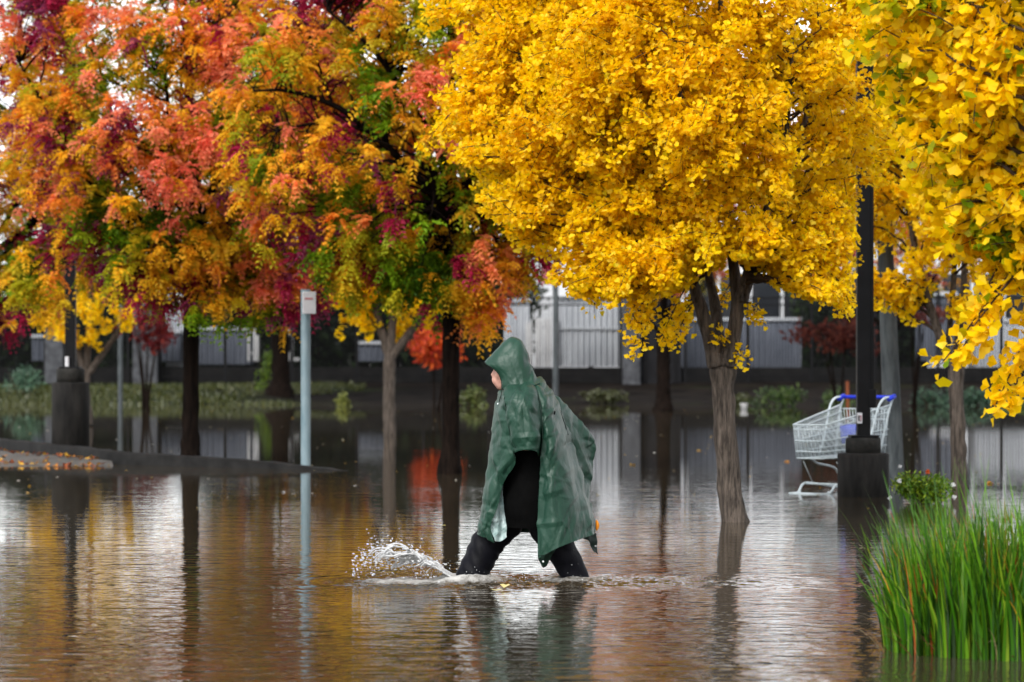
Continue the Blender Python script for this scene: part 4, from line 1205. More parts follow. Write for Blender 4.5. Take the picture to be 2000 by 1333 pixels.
def lamp_post(label, px, d, y_bot, y_mid, y_top, r_low, r_up, pole_w, step_px=0, box=True):
    root = thing('lamp_post', label, 'lamp post', 'black lamp posts on concrete footings')
    x = GX(px, d)
    zb, zm, zt = -.35, ZY(y_mid, d), ZY(y_top, d)
    mb = MB(); ring_solid(mb, x, d, [(zb, r_low), (zm - .02, r_low), (zm - .004, r_low - .006), (zm, r_low - .02)], 44)
    ft = mb.build('footing', M['concrete_dark'], root, attr=False)
    mb = MB(); ring_solid(mb, x, d, [(zm - .01, r_up), (zt - .02, r_up), (zt - .005, r_up - .006), (zt, r_up - .02)], 44)
    mb.build('footing_cap', M['concrete_top'], ft, attr=False)
    for o in (ft, ft.children[0]):
        o.data.polygons.foreach_set('use_smooth', [p.normal.z < .5 and p.loop_total == 4 for p in o.data.polygons])
    H = 6.2
    mb = MB(); mb.box((x, d, (zt + H) / 2), (pole_w, pole_w, H - zt)); bevel(mb.build('pole', M['black_metal'], root, smooth=False, attr=False), .012)
    mb = MB(); mb.box((x, d, zt + .012), (pole_w + .13, pole_w + .13, .025)); bevel(mb.build('base_plate', M['black_metal'], root, smooth=False, attr=False), .005)
    mb = MB(); mb.box((x - .35, d, H - .05), (.75, .3, .14)); bevel(mb.build('lamp_head', M['black_metal'], root, smooth=False, attr=False), .03)
    if box:
        mb = MB(); mb.box((x + pole_w * .62, d - .03, ZY(778, d)), (.075, .08, .17)); bx = bevel(mb.build('switch_box', M['black_metal'], root, smooth=False, attr=False), .008)
        mb = MB(); mb.box((x + pole_w * .62, d - .03, 2.6), (.03, .03, 3.3)); mb.build('conduit', M['black_metal'], root, smooth=False, attr=False)
    return root
DL = 27.0
lr = lamp_post('black lamp post on round wet concrete footing in front of the shopping cart', 1686, DL, 970, 885, 855, .24, .165, .125)
mb = MB(); mb.box((GX(1677, DL), DL - .075, ZY(817, DL)), (.05, .02, .10)); bevel(mb.build('number_plate', M['sign_white'], lr, smooth=False, attr=False), .006)
for k, (a, b, w, h) in enumerate(((-.012, 0, .006, .05), (.004, .022, .016, .006), (.004, -.022, .016, .006), (.012, 0, .006, .05), (-.002, 0, .006, .05))):
    mb = MB(); mb.box((GX(1677, DL) + a, DL - .0865, ZY(817, DL) + b), (w, .003, h)); mb.build('digit_stroke', M['sign_red'] if k % 2 else M['black_metal'], lr, smooth=False, attr=False)
ll = lamp_post('black lamp post on tall round dark concrete footing behind the kerb at left', 138, 39.3, 870, 747, 720, .255, .19, .14, box=False)
mb = MB(); mb.box((GX(131, 39.2), 39.2, ZY(707, 39.2)), (.05, .06, .14)); bevel(mb.build('outlet_cover', M['sign_white'], ll, smooth=False, attr=False), .01)

def post(label, px, d, y0, wid, mat, name='sign_post', top_w=None, lean=0.0, zb=None, k=14):
    root = thing(name, label, 'sign post' if 'sign' in name else 'pole')
    x = GX(px, d); zt = ZY(y0, d)
    zg = float(ground_z(x, d)) - .2 if zb is None else zb
    mb = MB()
    z = np.linspace(zg, zt, 9); u = (z - zg) / (zt - zg)
    mb.tube(np.stack([x + lean * u, np.full(9, d), z], 1), np.linspace(wid / 2, (top_w or wid) / 2, 9), k)
    mb.build('post', M[mat], root, attr=False)
    return root
s1 = post('pale galvanised sign post standing in the water between the two black trunks', 597, 35.0, 566, .118, 'galv', zb=-.35)
xs_, zs_ = GX(604, 34.9), ZY(592, 34.9)
mb = MB(); mb.box((xs_, 34.88, zs_), (.17, .02, .27), rz=0.35); bevel(mb.build('sign_plate', M['sign_white'], s1, smooth=False, attr=False), .008)
mb = MB(); mb.box((xs_ - .002, 34.866, zs_ + .05), (.10, .004, .02), rz=0.35); mb.build('lettering_bar', M['sign_red'], s1, smooth=False, attr=False)
s2 = post('grey sign post with a small red and white sign behind the walker', 1085, 100.0, 505, .20, 'pole_grey')
mb = MB(); mb.box((GX(1070, 99.8), 99.8, ZY(536, 99.8)), (.42, .04, .72), rz=.4); bevel(mb.build('sign_plate', M['sign_red'], s2, smooth=False, attr=False), .01)
mb = MB(); mb.box((GX(1101, 99.8), 99.8, ZY(532, 99.8)), (.34, .04, .36), rz=-.3); bevel(mb.build('sign_plate', M['sign_white'], s2, smooth=False, attr=False), .01)
s3 = post('thin grey pole on the left bank behind the far ginkgo', 235, 88.0, 590, .15, 'pole_grey', name='steel_pole')
s4 = post('thick weathered grey utility pole rising from the water behind the shopping cart', 1750, 30.2, 300, .215, 'pole_grey', name='utility_pole', top_w=.15, lean=-.15, zb=-.35, k=24)

# ------------------------------------------------------------------ shopping cart
def make_cart():
    root = thing('shopping_cart', 'wire shopping cart with blue handle stranded in the flood behind the lamp post', 'shopping cart')
    yaw = math.radians(50)
    fw = np.array([-math.cos(yaw), -math.sin(yaw), 0])          # towards the basket's nose
    sd = np.array([-math.sin(yaw), math.cos(yaw), 0])           # away from the camera
    dc = 28.0
    O = np.array([GX(1640, dc), dc, 0.0])
    def L(f, s, z):
        return O + fw * f + sd * s + np.array([0, 0, z])
    # basket corners: nose f=.52 half-width .19, tail f=-.46 half-width .28
    def hw(f): return .185 + (.52 - f) / .98 * .10
    def ztop(f): return .655 + (.52 - f) / .98 * .185
    def zbot(f): return .335 + (.52 - f) / .98 * .015
    def inner(z, f):                                             # the sides lean in towards the floor
        t = (z - zbot(f)) / (ztop(f) - zbot(f))
        return hw(f) * (.80 + .20 * t)
    R1, R2 = .0085, .0032
    bs = MB()
    for s in (-1, 1):
        f = np.linspace(.52, -.46, 12)
        bs.tube([L(a, s * hw(a), ztop(a)) for a in f], R1, 6)
        for t in (.86, .52, .20, .0):
            bs.tube([L(a, s * inner(zbot(a) + t * (ztop(a) - zbot(a)), a), zbot(a) + t * (ztop(a) - zbot(a))) for a in f], .0062, 5)
        for a in np.linspace(.50, -.44, 38):
            bs.tube([L(a, s * inner(zbot(a), a), zbot(a)), L(a, s * hw(a), ztop(a))], R2, 4)
    bs.build('basket_side', M['cart_wire'], root, attr=False)
    fr = MB()
    a = .52
    for t in (1.0, .86, .52, .20, 0.0):
        z = zbot(a) + t * (ztop(a) - zbot(a)); w = inner(z, a)
        fr.tube([L(a, -w, z), L(a, w, z)], R1 if t == 1 else .0062, 6)
    for q in np.linspace(-1, 1, 15):
        fr.tube([L(a, q * inner(zbot(a), a), zbot(a)), L(a, q * hw(a), ztop(a))], R2, 4)
    fr.build('basket_front', M['cart_wire'], root, attr=False)
    fl = MB()
    for q in np.linspace(-1, 1, 14):
        fl.tube([L(.52, q * inner(zbot(.52), .52), zbot(.52)), L(-.46, q * inner(zbot(-.46), -.46), zbot(-.46))], R2, 4)
    for a in np.linspace(.5, -.44, 7):
        w = inner(zbot(a), a); fl.tube([L(a, -w, zbot(a) - .006), L(a, w, zbot(a) - .006)], .005, 5)
    fl.build('basket_floor', M['cart_wire'], root, attr=False)
    ga = MB()
    for q in np.linspace(-1, 1, 17):
        ga.tube([L(-.45, q * .23, .36), L(-.43, q * .27, .80)], R2, 4)
    for z in (.36, .55, .70, .80):
        ga.tube([L(-.44, -.26, z), L(-.44, .26, z)], .006, 5)
    ga.build('rear_gate', M['cart_wire'], root, attr=False)
    fp = MB()
    G = np.array([[L(-.30 + .03 * u, -.17 + .34 * v, .46 + .19 * u) for v in np.linspace(0, 1, 6)] for u in np.linspace(0, 1, 4)])
    fp.grid(G)
    o = fp.build('seat_flap', M['cart_blue'], root, attr=False)
    so = o.modifiers.new('solid', 'SOLIDIFY'); so.thickness = .012
    # uprights and handle
    up = MB()
    for s in (-1, 1):
        up.tube(interp_poly([L(-.02, s * .25, zbot(0) + .02), L(-.14, s * .265, .55), L(-.24, s * .28, .80), L(-.34, s * .285, .90), L(-.48, s * .285, .915)], 16), .0115, 8)
        up.tube(interp_poly([L(-.30, s * .25, .33), L(-.38, s * .27, .60), L(-.44, s * .285, .80), L(-.50, s * .285, .90)], 12), .0105, 8)
    up.build('upright', M['cart_wire'], root, attr=False)
    h = MB(); h.tube([L(-.50, -.30, .915), L(-.50, .30, .915)], .0175, 12); hb = h.build('handle', M['cart_blue'], root, attr=False)
    for s in (-1, 1):
        c = MB(); c.tube([L(-.42, s * .29, .895), L(-.52, s * .292, .925)], .024, 10); c.build('handle_end', M['cart_blue'], hb, attr=False)
    # chassis
    ch = MB()
    for s in (-1, 1):
        ch.tube(interp_poly([L(.30, s * .19, .335), L(.16, s * .21, .315), L(.02, s * .24, .27), L(-.30, s * .26, .22), L(-.42, s * .27, .10), L(-.45, s * .27, -.02)], 18), .0115, 8)
        ch.tube(interp_poly([L(-.43, s * .26, .02), L(-.1, s * .24, .055), L(.24, s * .20, .09), L(.36, s * .19, .075), L(.42, s * .185, .02), L(.47, s * .18, .0), L(.60, s * .175, .0)], 22), .0115, 8)
        ch.tube([L(.34, s * .19, .30), L(.14, s * .21, .07)], .004, 5)
    ch.tube([L(.60, -.175, .0), L(.60, .175, .0)], .0115, 8)
    ch.tube([L(.30, -.195, .085), L(.30, .195, .085)], .009, 8)
    ch.build('chassis', M['cart_wire'], root, attr=False)
    for f_, s_ in ((.44, .17), (.44, -.17), (-.44, .25), (-.44, -.25)):
        w = MB(); c = L(f_, s_, -.06); w.tube([c - sd * .014, c + sd * .014], .06, 18); wh = w.build('wheel', M['rubber'], root, attr=False)
        k = MB(); k.tube([c + [0, 0, 0], c + [0, 0, .08]], .014, 8); k.build('caster_fork', M['cart_wire'], wh, attr=False)
make_cart()

# ------------------------------------------------------------------ rose bush
def rose_bush():
    rng = np.random.default_rng(17)
    d = 25.5
    c = W(1802, 950, d)
    root = thing('rose_bush', 'small bright green bush with white blossoms between lamp footing and reeds', 'bush')
    mb = MB()
    for j in range(12):
        a = rng.uniform(0, 6.28); r = rng.uniform(.05, .18)
        mb.tube(interp_poly([(c[0], d, -.3), (c[0] + math.cos(a) * r * .5, d + math.sin(a) * r * .5, .1), (c[0] + math.cos(a) * r, d + math.sin(a) * r, .28)], 6), np.linspace(.008, .003, 6), 5)
    mb.build('stem', M['twig'], root, attr=False)
    mb = MB()
    leafy(mb, (c[0], d, .16), (.27, .24, .19), 3000, .045, [lin(120, 150, 24), lin(92, 130, 20), lin(150, 170, 40), lin(70, 104, 18)], rng, lumps=12, lumpr=.5, up=.9)
    mb.build('foliage', M['grass'], root, smooth=False)
    for px, py in ((1757, 912), (1862, 948), (1757, 940), (1738, 974), (1864, 972), (1812, 922)):
        mb = MB(); p = W(px, py, d - .22)
        n = 14
        ax = norm(rng.normal(0, 1, (n, 3)) + [0, -.5, .5])
        scatter(mb, OVAL_LEAF * np.array([1, 1.6, 1]), OVAL_F, np.repeat(p[None], n, 0), ax, norm(rng.normal(0, 1, (n, 3))), np.full(n, .026), np.full((n, 3), .82) if py != 922 else np.tile(np.array([lin(200, 90, 40)]), (n, 1)), rng)
        mb.build('blossom', M['petal'], root, smooth=False)
rose_bush()

# ------------------------------------------------------------------ reed island
def reeds():
    rng = np.random.default_rng(27)
    cx, cy = GX(2005, 12.1), 12.1
    isl = MB()
    k, m = 40, 10
    G = np.zeros((m, k, 3))
    for i in range(m):
        u = i / (m - 1)
        for j in range(k):
            a = 2 * math.pi * j / k
            rr = (1 - u) * (1 + .12 * math.sin(3 * a) + .08 * math.sin(7 * a + 1))
            G[i, j] = (cx + .62 * 1.06 * rr * math.cos(a), cy + .55 * rr * math.sin(a), -.12 + .20 * min(1, u * 2.6))
    G[..., 2] += (vnoise(G, 12, 3) - .5) * .06
    isl.grid(G, closed=True)
    o = isl.build('mud_mound', M['mud'], attr=False)
    o['kind'] = 'structure'
    root = thing('reed_clump', 'tall green reed clump rising from the flood at the lower right corner', 'reeds')
    def blades(n, hlo, hhi, wlo, whi, cols, lean, seg=6, edge=1.0, tipcol=None, zlo=-.03):
        a = rng.uniform(0, 2 * math.pi, n); q = np.sqrt(rng.random(n)) * edge
        x = cx + .60 * q * np.cos(a); y = cy + .52 * q * np.sin(a)
        h = rng.uniform(hlo, hhi, n) * (1 - .18 * q ** 3)
        od = np.stack([np.cos(a) * q, np.sin(a) * q], 1) * lean + rng.normal(0, .12, (n, 2))
        wd = rng.uniform(wlo, whi, n) / 2
        fa = rng.uniform(0, math.pi, n)
        ws = np.stack([np.cos(fa), np.sin(fa), 0 * fa], 1)
        t = np.linspace(0, 1, seg + 1)
        bend = rng.uniform(1.4, 2.6, n)[:, None]
        B = np.zeros((n, seg + 1, 3))
        B[..., 0] = x[:, None] + od[:, :1] * h[:, None] * t ** bend
        B[..., 1] = y[:, None] + od[:, 1:] * h[:, None] * t ** bend
        dr = np.hypot(od[:, 0], od[:, 1])[:, None]
        B[..., 2] = zlo + h[:, None] * (t - .35 * np.clip(dr, 0, 1.2) ** 2 * t ** 3)
        w = wd[:, None] * (1 - .92 * t ** 2.2)
        V = np.stack([B - ws[:, None] * w[..., None], B + ws[:, None] * w[..., None]], 2)      # n,seg+1,2,3
        idx = np.arange(n * (seg + 1) * 2).reshape(n, seg + 1, 2)
        Q = np.stack([idx[:, :-1, 0], idx[:, :-1, 1], idx[:, 1:, 1], idx[:, 1:, 0]], -1).reshape(-1, 4)
        cc = np.array(cols)[rng.integers(0, len(cols), n)] * rng.uniform(.7, 1.2, (n, 1))
        C = np.repeat(cc[:, None, :], seg + 1, 1)
        if tipcol is not None:
            tw_ = (np.clip((t - .72) / .2, 0, 1) * np.ones((n, 1)) * (rng.random((n, 1)) < .06))[..., None]
            C = C * (1 - tw_) + np.array(tipcol) * tw_
        C = np.repeat(C[:, :, None, :], 2, 2)
        mb = MB(); mb.add(V.reshape(-1, 3), Q, None); mb.c = [C.reshape(-1, 3)]
        return mb
    G1 = [lin(70, 120, 16), lin(52, 100, 12), lin(96, 142, 22), lin(40, 82, 10), lin(110, 136, 28), lin(30, 60, 10)]
    blades(3200, .28, .70, .008, .016, G1, .17, tipcol=lin(150, 70, 30)).build('green_blades', M['grass'], root, kind='stuff')
    blades(280, .58, .90, .005, .010, G1[:3], .18).build('tall_blades', M['grass'], root, kind='stuff')
    blades(120, .34, .58, .005, .010, [lin(170, 84, 30), lin(140, 60, 28), lin(190, 150, 40)], .25).build('rusty_blades', M['grass'], root, kind='stuff')
    blades(230, .12, .36, .004, .009, [lin(190, 170, 130), lin(120, 92, 60), lin(90, 64, 40)], 1.1, edge=1.08).build('dry_straw', M['grass'], root, kind='stuff')
    blades(50, .36, .56, .006, .011, G1[:3], .6, edge=1.0).build('arching_blades', M['grass'], root, kind='stuff')
reeds()

# ------------------------------------------------------------------ the walker
def cr_axis(A, n, axis):
    A = np.moveaxis(np.asarray(A, float), axis, 0)
    m = len(A)
    t = np.linspace(0, m - 1, n)
    Q = np.concatenate([[2 * A[0] - A[1]], A, [2 * A[-1] - A[-2]]])
    i = np.minimum(np.floor(t).astype(int), m - 2)
    f = (t - i).reshape((-1,) + (1,) * (A.ndim - 1))
    a, b, c, d = Q[i], Q[i + 1], Q[i + 2], Q[i + 3]
    R = 0.5 * ((2 * b) + (c - a) * f + (2 * a - 5 * b + 4 * c - d) * f ** 2 + (3 * b - 3 * c + d - a) * f ** 3)
    return np.moveaxis(R, 0, axis)

def PW(px, py, dy=0.0):
    """point on the walker: pixel in the walker's plane, then moved dy along the view axis"""
    p = W(px, py, PD)
    return np.array([p[0], PD + dy, p[2]])

def tri(x):
    return np.abs((x % 1.0) - .5) * 2

def crumple(G, amp, seed=0, fold=0.0, foldf=9.0):
    """push a cloth grid along its normals: long hanging folds, then many straight, sharp-edged creases"""
    du = np.gradient(G, axis=0); dv = np.gradient(G, axis=1)
    N = norm(np.cross(du, dv))
    rng = np.random.default_rng(100 + seed)
    n, m = G.shape[:2]
    h = amp * .9 * (fbm(G, 7, seed, 2) - .5)
    v = np.linspace(0, 1, n)[:, None]
    if fold:
        hx = (G[..., 0] + .6 * G[..., 1]) + .03 * fbm(G * np.array([1, 1, .3]), 5, seed + 5, 2)
        a1, a2 = hx * foldf * .35 + .17 * seed, hx * foldf + .31 * seed
        h = h + fold * v ** 1.3 * ((tri(a1) - .5) * 1.2 + (tri(a2) - .5) * .7)
    size = np.linalg.norm(G[-1, m // 2] - G[0, m // 2]) * np.linalg.norm(G[n // 2, -1] - G[n // 2, 0])
    for k in range(int(26 + 420 * size)):
        c = G[rng.integers(0, n), rng.integers(0, m)]
        th = rng.normal(0, .45) if rng.random() < .62 else rng.uniform(-1.5, 1.5)      # mostly hanging lines
        ln, w = rng.uniform(.05, .20) * (1.3 if abs(th) < .5 else .7), rng.uniform(.010, .032)
        d = np.array([math.sin(th), 0, math.cos(th)]); e = np.array([math.cos(th), 0, -math.sin(th)])
        q = G - c
        near = np.exp(-(q[..., 1] / .12) ** 2)
        t = np.clip(1 - np.abs(q @ e) / w, 0, 1) * np.clip(1 - ((q @ d) / ln) ** 2, 0, 1) * near
        h = h + amp * rng.choice([-1, 1]) * rng.uniform(.35, 1.1) * t * (w / .022)
    return G + N * h[..., None]

def cloth(mb, ctrl, nu, nv, amp=.004, seed=0, fold=0.0, foldf=9.0):
    A = np.array([[PW(*p) for p in row] for row in ctrl])
    G = cr_axis(cr_axis(A, nv, 0), nu, 1)
    G = crumple(G, amp, seed, fold=fold, foldf=foldf)
    mb.grid(G)
    return G

def solid(o, th=.003, off=-1):
    m = o.modifiers.new('thickness', 'SOLIDIFY'); m.thickness = th; m.offset = off
    return o

def make_person():
    root = thing('person', 'hooded person in a long green rain poncho and black trousers striding left through the flood', 'person')
    # --- body: closed volumes fused into one skin
    bm_ = MB()
    def limb(pts, rad, k=12):
        n = 6 * (len(pts) - 1)
        bm_.tube(interp_poly(pts, n), np.interp(np.linspace(0, len(pts) - 1, n), range(len(pts)), rad), k)
        bm_.sphere(pts[0], rad[0]); bm_.sphere(pts[-1], rad[-1])
    HD = PW(998, 708)
    bm_.sphere(HD, (.092, .076, .100), seg=20, ring=14)
    bm_.sphere(PW(985, 728), (.062, .062, .085), seg=16, ring=12)          # face and jaw
    limb([PW(972, 742), PW(980, 750)], [.034, .038])                          # chin
    limb([PW(968, 722, 0), PW(963, 732, 0)], [.009, .0135], 8)                # nose
    bm_.sphere(PW(964, 733, -.011), .008); bm_.sphere(PW(964, 733, .011), .008)
    limb([PW(969, 742, -.018), PW(967, 741, 0), PW(969, 742, .018)], [.006, .0085, .006], 8)
    limb([PW(971, 747, -.016), PW(969, 746.5, 0), PW(971, 747, .016)], [.006, .0085, .006], 8)
    bm_.sphere(PW(976, 755), (.019, .02, .016))
    for s in (-1, 1):
        bm_.sphere(PW(968, 719, .031 * s), .012)                              # eyes
        limb([PW(966, 713, .018 * s), PW(969, 711, .045 * s)], [.008, .007], 8)   # brow
        bm_.sphere(PW(1002, 716, .078 * s), (.02, .010, .03))                 # ear
        bm_.sphere(PW(975, 731, .038 * s), (.024, .022, .03))                 # cheek
    limb([PW(1003, 735), PW(1020, 772)], [.056, .062])
    # torso
    for (px, py, rx, ry, rz) in ((1035, 800, .125, .20, .11), (1042, 850, .13, .185, .14), (1045, 910, .125, .165, .13), (1042, 955, .13, .175, .11)):
        bm_.sphere(PW(px, py), (rx, ry, rz), seg=18, ring=12)
    for s in (-1, 1):
        sh = PW(1030, 785, .19 * s)
        el = PW(1036, 862, .235 * s); wr = PW(1008, 872, .10 * s)
        limb([sh, (sh + el) / 2, el], [.062, .052, .044]); limb([el, (el + wr) / 2, wr], [.044, .039, .028])
        hd = wr + np.array([-.035, 0, -.035])
        bm_.sphere(hd, (.045, .018, .042))
        for j, (l, r) in enumerate(((.062, .0095), (.072, .0095), (.068, .0095), (.052, .0085))):
            f0 = hd + np.array([-.026 + .010 * j, (-.004 + .003 * j) * s, -.026 - .006 * (j < 2)])
            limb([f0, f0 + [-.012, 0, -l * .5], f0 + [.004, -.012 * s, -l]], [r, r * .95, r * .75], 7)
        th = hd + np.array([-.038, 0, .004])
        limb([th, th + [-.02, -.01 * s, -.025], th + [-.018, -.014 * s, -.05]], [.011, .0105, .008], 7)
    hipf, kneef, ankf = PW(1030, 968, .08), PW(962, 1060, .06), PW(905, 1160, .04)
    hipb, kneeb, ankb = PW(1045, 968, -.08), PW(1088, 1068, -.06), PW(1138, 1160, -.04)
    for hip, kn, an in ((hipf, kneef, ankf), (hipb, kneeb, ankb)):
        limb([hip, (hip + kn) / 2, kn], [.095, .085, .064]); limb([kn, kn * .6 + an * .4, an], [.062, .060, .042])
        toe = an + np.array([-.15, 0, -.10])
        limb([an + [.02, 0, -.07], an + [-.06, 0, -.09], toe], [.042, .042, .03])
    body = bm_.build('body', M['skin'], root, attr=False)
    rm = body.modifiers.new('fuse', 'REMESH'); rm.mode = 'VOXEL'; rm.voxel_size = .0065; rm.use_smooth_shade = True
    sm = body.modifiers.new('smooth', 'SMOOTH'); sm.iterations = 3; sm.factor = .5
    # --- hair
    h = MB(); h.sphere(HD + [.012, 0, .008], (.092, .084, .102), seg=24, ring=16); h.build('hair', M['hair'], root, attr=False)
    # --- jacket under the poncho
    j = MB()
    jk = [(760, 1022, .075, .12), (790, 1034, .14, .215), (840, 1040, .150, .215), (900, 1040, .145, .20), (955, 1038, .155, .20), (1000, 1036, .165, .20), (1030, 1034, .15, .19)]
    a = np.linspace(0, 2 * math.pi, 48, endpoint=False)
    rows = cr_axis(np.array(jk, float), 50, 0)
    G = np.array([[PW(px, py) + np.array([rx * math.cos(t), ry * math.sin(t), 0]) for t in a] for py, px, rx, ry in rows])
    G += (fbm(G, 9, 3, 2)[..., None] - .5) * .02
    j.grid(G, closed=True)
    j.build('jacket', M['jacket'], root, attr=False)
    # --- trousers: one piece, two legs
    tr_ = MB()
    for pts, rad, sd_ in (([PW(1030, 965, .075), PW(995, 1010, .07), PW(958, 1054, .06), PW(936, 1095, .05), PW(916, 1140, .04), PW(905, 1175, .04)], [.115, .105, .094, .088, .086, .080], 1),
                          ([PW(1046, 965, -.075), PW(1068, 1020, -.07), PW(1090, 1065, -.06), PW(1110, 1100, -.05), PW(1131, 1142, -.04), PW(1146, 1178, -.04)], [.125, .112, .086, .078, .070, .066], 2)):
        n, k = 90, 40
        C = interp_poly(pts, n); r = np.interp(np.linspace(0, len(pts) - 1, n), range(len(pts)), rad)
        s2 = MB(); V = s2.tube(C, r, k, cap=False).reshape(n, k, 3)
        D = V - C[:, None]
        wr = tri(C[:, None, 2] * 13 + V[..., 0] * 9 + .8 * fbm(V, 8, sd_, 2)) * .5 + fbm(V * np.array([2, 2, .8]), 10, sd_ + 4, 2)
        V = C[:, None] + D * (1 + .15 * (wr - .8))[..., None]
        tr_.add(V.reshape(-1, 3), s2.f)
    tr_.sphere(PW(1038, 965), (.15, .19, .11), seg=24, ring=14)
    tr_.build('trousers', M['trousers'], root, attr=False)
    # --- poncho
    pm = MB()
    F_ = [[(987, 759, -.15), (983, 761, -.10), (979, 763, -.03), (978, 764, .05), (986, 764, .14)],
          [(986, 775, -.22), (980, 777, -.15), (974, 779, -.05), (974, 780, .06), (982, 780, .18)],
          [(990, 805, -.26), (980, 805, -.19), (967, 805, -.06), (968, 806, .08), (978, 806, .22)],
          [(997, 850, -.26), (980, 850, -.21), (961, 850, -.07), (964, 850, .08), (978, 850, .23)],
          [(1007, 900, -.23), (980, 900, -.21), (954, 900, -.08), (958, 900, .08), (975, 900, .22)],
          [(985, 938, -.18), (966, 940, -.18), (946, 942, -.08), (952, 942, .07), (968, 942, .2)],
          [(973, 985, -.16), (956, 988, -.16), (939, 990, -.08), (946, 990, .06), (963, 992, .18)],
          [(958, 1028, -.15), (944, 1032, -.14), (932, 1034, -.07), (940, 1034, .06), (958, 1036, .16)],
          [(966, 1058, -.13), (946, 1050, -.13), (930, 1043, -.06), (938, 1043, .06), (956, 1046, .15)]]
    cloth(pm, F_, 110, 230, .0060, 1, .012, 7)
    S_ = [[(986, 758, -.13), (998, 752, -.14), (1012, 749, -.14), (1026, 746, -.12), (1038, 744, -.07)],
          [(985, 770, -.22), (1000, 763, -.25), (1016, 760, -.26), (1034, 760, -.24), (1049, 768, -.17)],
          [(988, 790, -.265), (1003, 788, -.31), (1019, 786, -.33), (1038, 786, -.31), (1054, 792, -.22)],
          [(992, 820, -.275), (1006, 820, -.33), (1022, 819, -.35), (1041, 819, -.33), (1057, 822, -.23)],
          [(998, 855, -.27), (1010, 855, -.33), (1025, 853, -.355), (1042, 854, -.335), (1057, 858, -.225)],
          [(1004, 883, -.26), (1014, 878, -.32), (1027, 876, -.345), (1042, 878, -.325), (1054, 890, -.215)]]
    cloth(pm, S_, 90, 130, .0060, 2, .007, 6)
    B_ = [[(1037, 744, -.07), (1042, 741, -.045), (1046, 739, -.015), (1050, 738, .02), (1051, 739, .06), (1046, 742, .10)],
          [(1048, 767, -.17), (1057, 761, -.14), (1066, 758, -.07), (1074, 760, .03), (1074, 763, .12), (1066, 766, .19)],
          [(1055, 803, -.235), (1066, 801, -.22), (1080, 798, -.12), (1094, 798, .03), (1096, 800, .16), (1084, 802, .25)],
          [(1058, 850, -.235), (1073, 850, -.24), (1092, 850, -.15), (1110, 850, .02), (1114, 850, .16), (1098, 850, .26)],
          [(1055, 900, -.22), (1074, 900, -.25), (1098, 900, -.18), (1121, 900, .0), (1127, 900, .15), (1110, 900, .26)],
          [(1052, 955, -.21), (1077, 956, -.26), (1106, 956, -.20), (1135, 955, -.02), (1142, 955, .13), (1122, 955, .25)],
          [(1050, 1010, -.20), (1080, 1012, -.265), (1114, 1010, -.21), (1149, 1004, -.04), (1156, 1000, .11), (1132, 1000, .24)],
          [(1049, 1062, -.20), (1083, 1048, -.265), (1118, 1040, -.215), (1154, 1034, -.05), (1160, 1028, .10), (1136, 1025, .23)],
          [(1051, 1088, -.20), (1086, 1066, -.265), (1121, 1053, -.215), (1156, 1044, -.05), (1162, 1036, .10), (1138, 1034, .23)]]
    cloth(pm, B_, 150, 240, .0066, 3, .018, 6)
    R_ = [[(1078, 768, .10), (1088, 774, .14), (1096, 782, .18), (1102, 790, .20)],
          [(1098, 815, .10), (1112, 814, .17), (1124, 816, .23), (1134, 822, .27)],
          [(1110, 855, .10), (1128, 852, .19), (1146, 854, .27), (1163, 864, .33)],
          [(1116, 890, .10), (1132, 890, .19), (1148, 892, .27), (1163, 898, .33)],
          [(1126, 935, .10), (1138, 936, .18), (1149, 936, .25), (1157, 938, .30)],
          [(1138, 975, .10), (1145, 975, .17), (1150, 976, .22), (1152, 978, .27)],
          [(1152, 1012, .08), (1158, 1012, .13), (1164, 1014, .18), (1169, 1018, .23)],
          [(1148, 1044, .06), (1154, 1050, .10), (1160, 1058, .14), (1165, 1066, .18)],
          [(1158, 1058, .08), (1161, 1066, .11), (1164, 1075, .13), (1166, 1084, .15)]]
    cloth(pm, R_, 70, 170, .0062, 5, .010, 8)
    # far side, seen from within between the two panels
    D_ = [[(986, 764, .14), (1010, 758, .22), (1030, 752, .22), (1046, 742, .10)],
          [(978, 806, .22), (1005, 806, .30), (1045, 806, .30), (1084, 802, .25)],
          [(976, 880, .22), (1005, 880, .31), (1050, 880, .32), (1104, 880, .26)],
          [(965, 980, .19), (1000, 980, .28), (1060, 980, .30), (1128, 980, .24)],
          [(957, 1040, .15), (1000, 1044, .25), (1060, 1046, .27), (1138, 1034, .23)]]
    cloth(pm, D_, 60, 90, .004, 6, .01, 6)
    po = pm.build('poncho', M['poncho'], root, attr=False)
    solid(po, .0025, 0)
    # turned-back corner and wet lining of the front panel
    lm = MB()
    Lc = [[(1001, 902, -.20), (996, 906, -.14), (990, 910, -.08)],
          [(984, 932, -.165), (984, 932, -.12), (985, 930, -.07)],
          [(972, 980, -.145), (978, 980, -.115), (986, 975, -.08)],
          [(959, 1024, -.135), (974, 1026, -.115), (989, 1020, -.09)],
          [(967, 1055, -.12), (979, 1056, -.11), (990, 1048, -.095)]]
    cloth(lm, Lc, 60, 120, .0075, 7)
    solid(lm.build('lining', M['lining'], po, attr=False), .002, 0)
    cm = MB()
    cloth(cm, [[(1051, 1080, -.205), (1062, 1078, -.235), (1074, 1073, -.255), (1084, 1068, -.262)],
               [(1053, 1090, -.195), (1062, 1088, -.215), (1072, 1084, -.232), (1078, 1080, -.24)],
               [(1061, 1104, -.185), (1063, 1103, -.19), (1066, 1102, -.195), (1069, 1099, -.2)]], 24, 24, .003, 8)
    cloth(cm, [[(1138, 1050, .02), (1150, 1048, .06), (1164, 1044, .12)], [(1150, 1058, .05), (1158, 1060, .08), (1166, 1064, .12)], [(1161, 1080, .08), (1164, 1082, .10), (1167, 1086, .12)]], 20, 24, .003, 9)
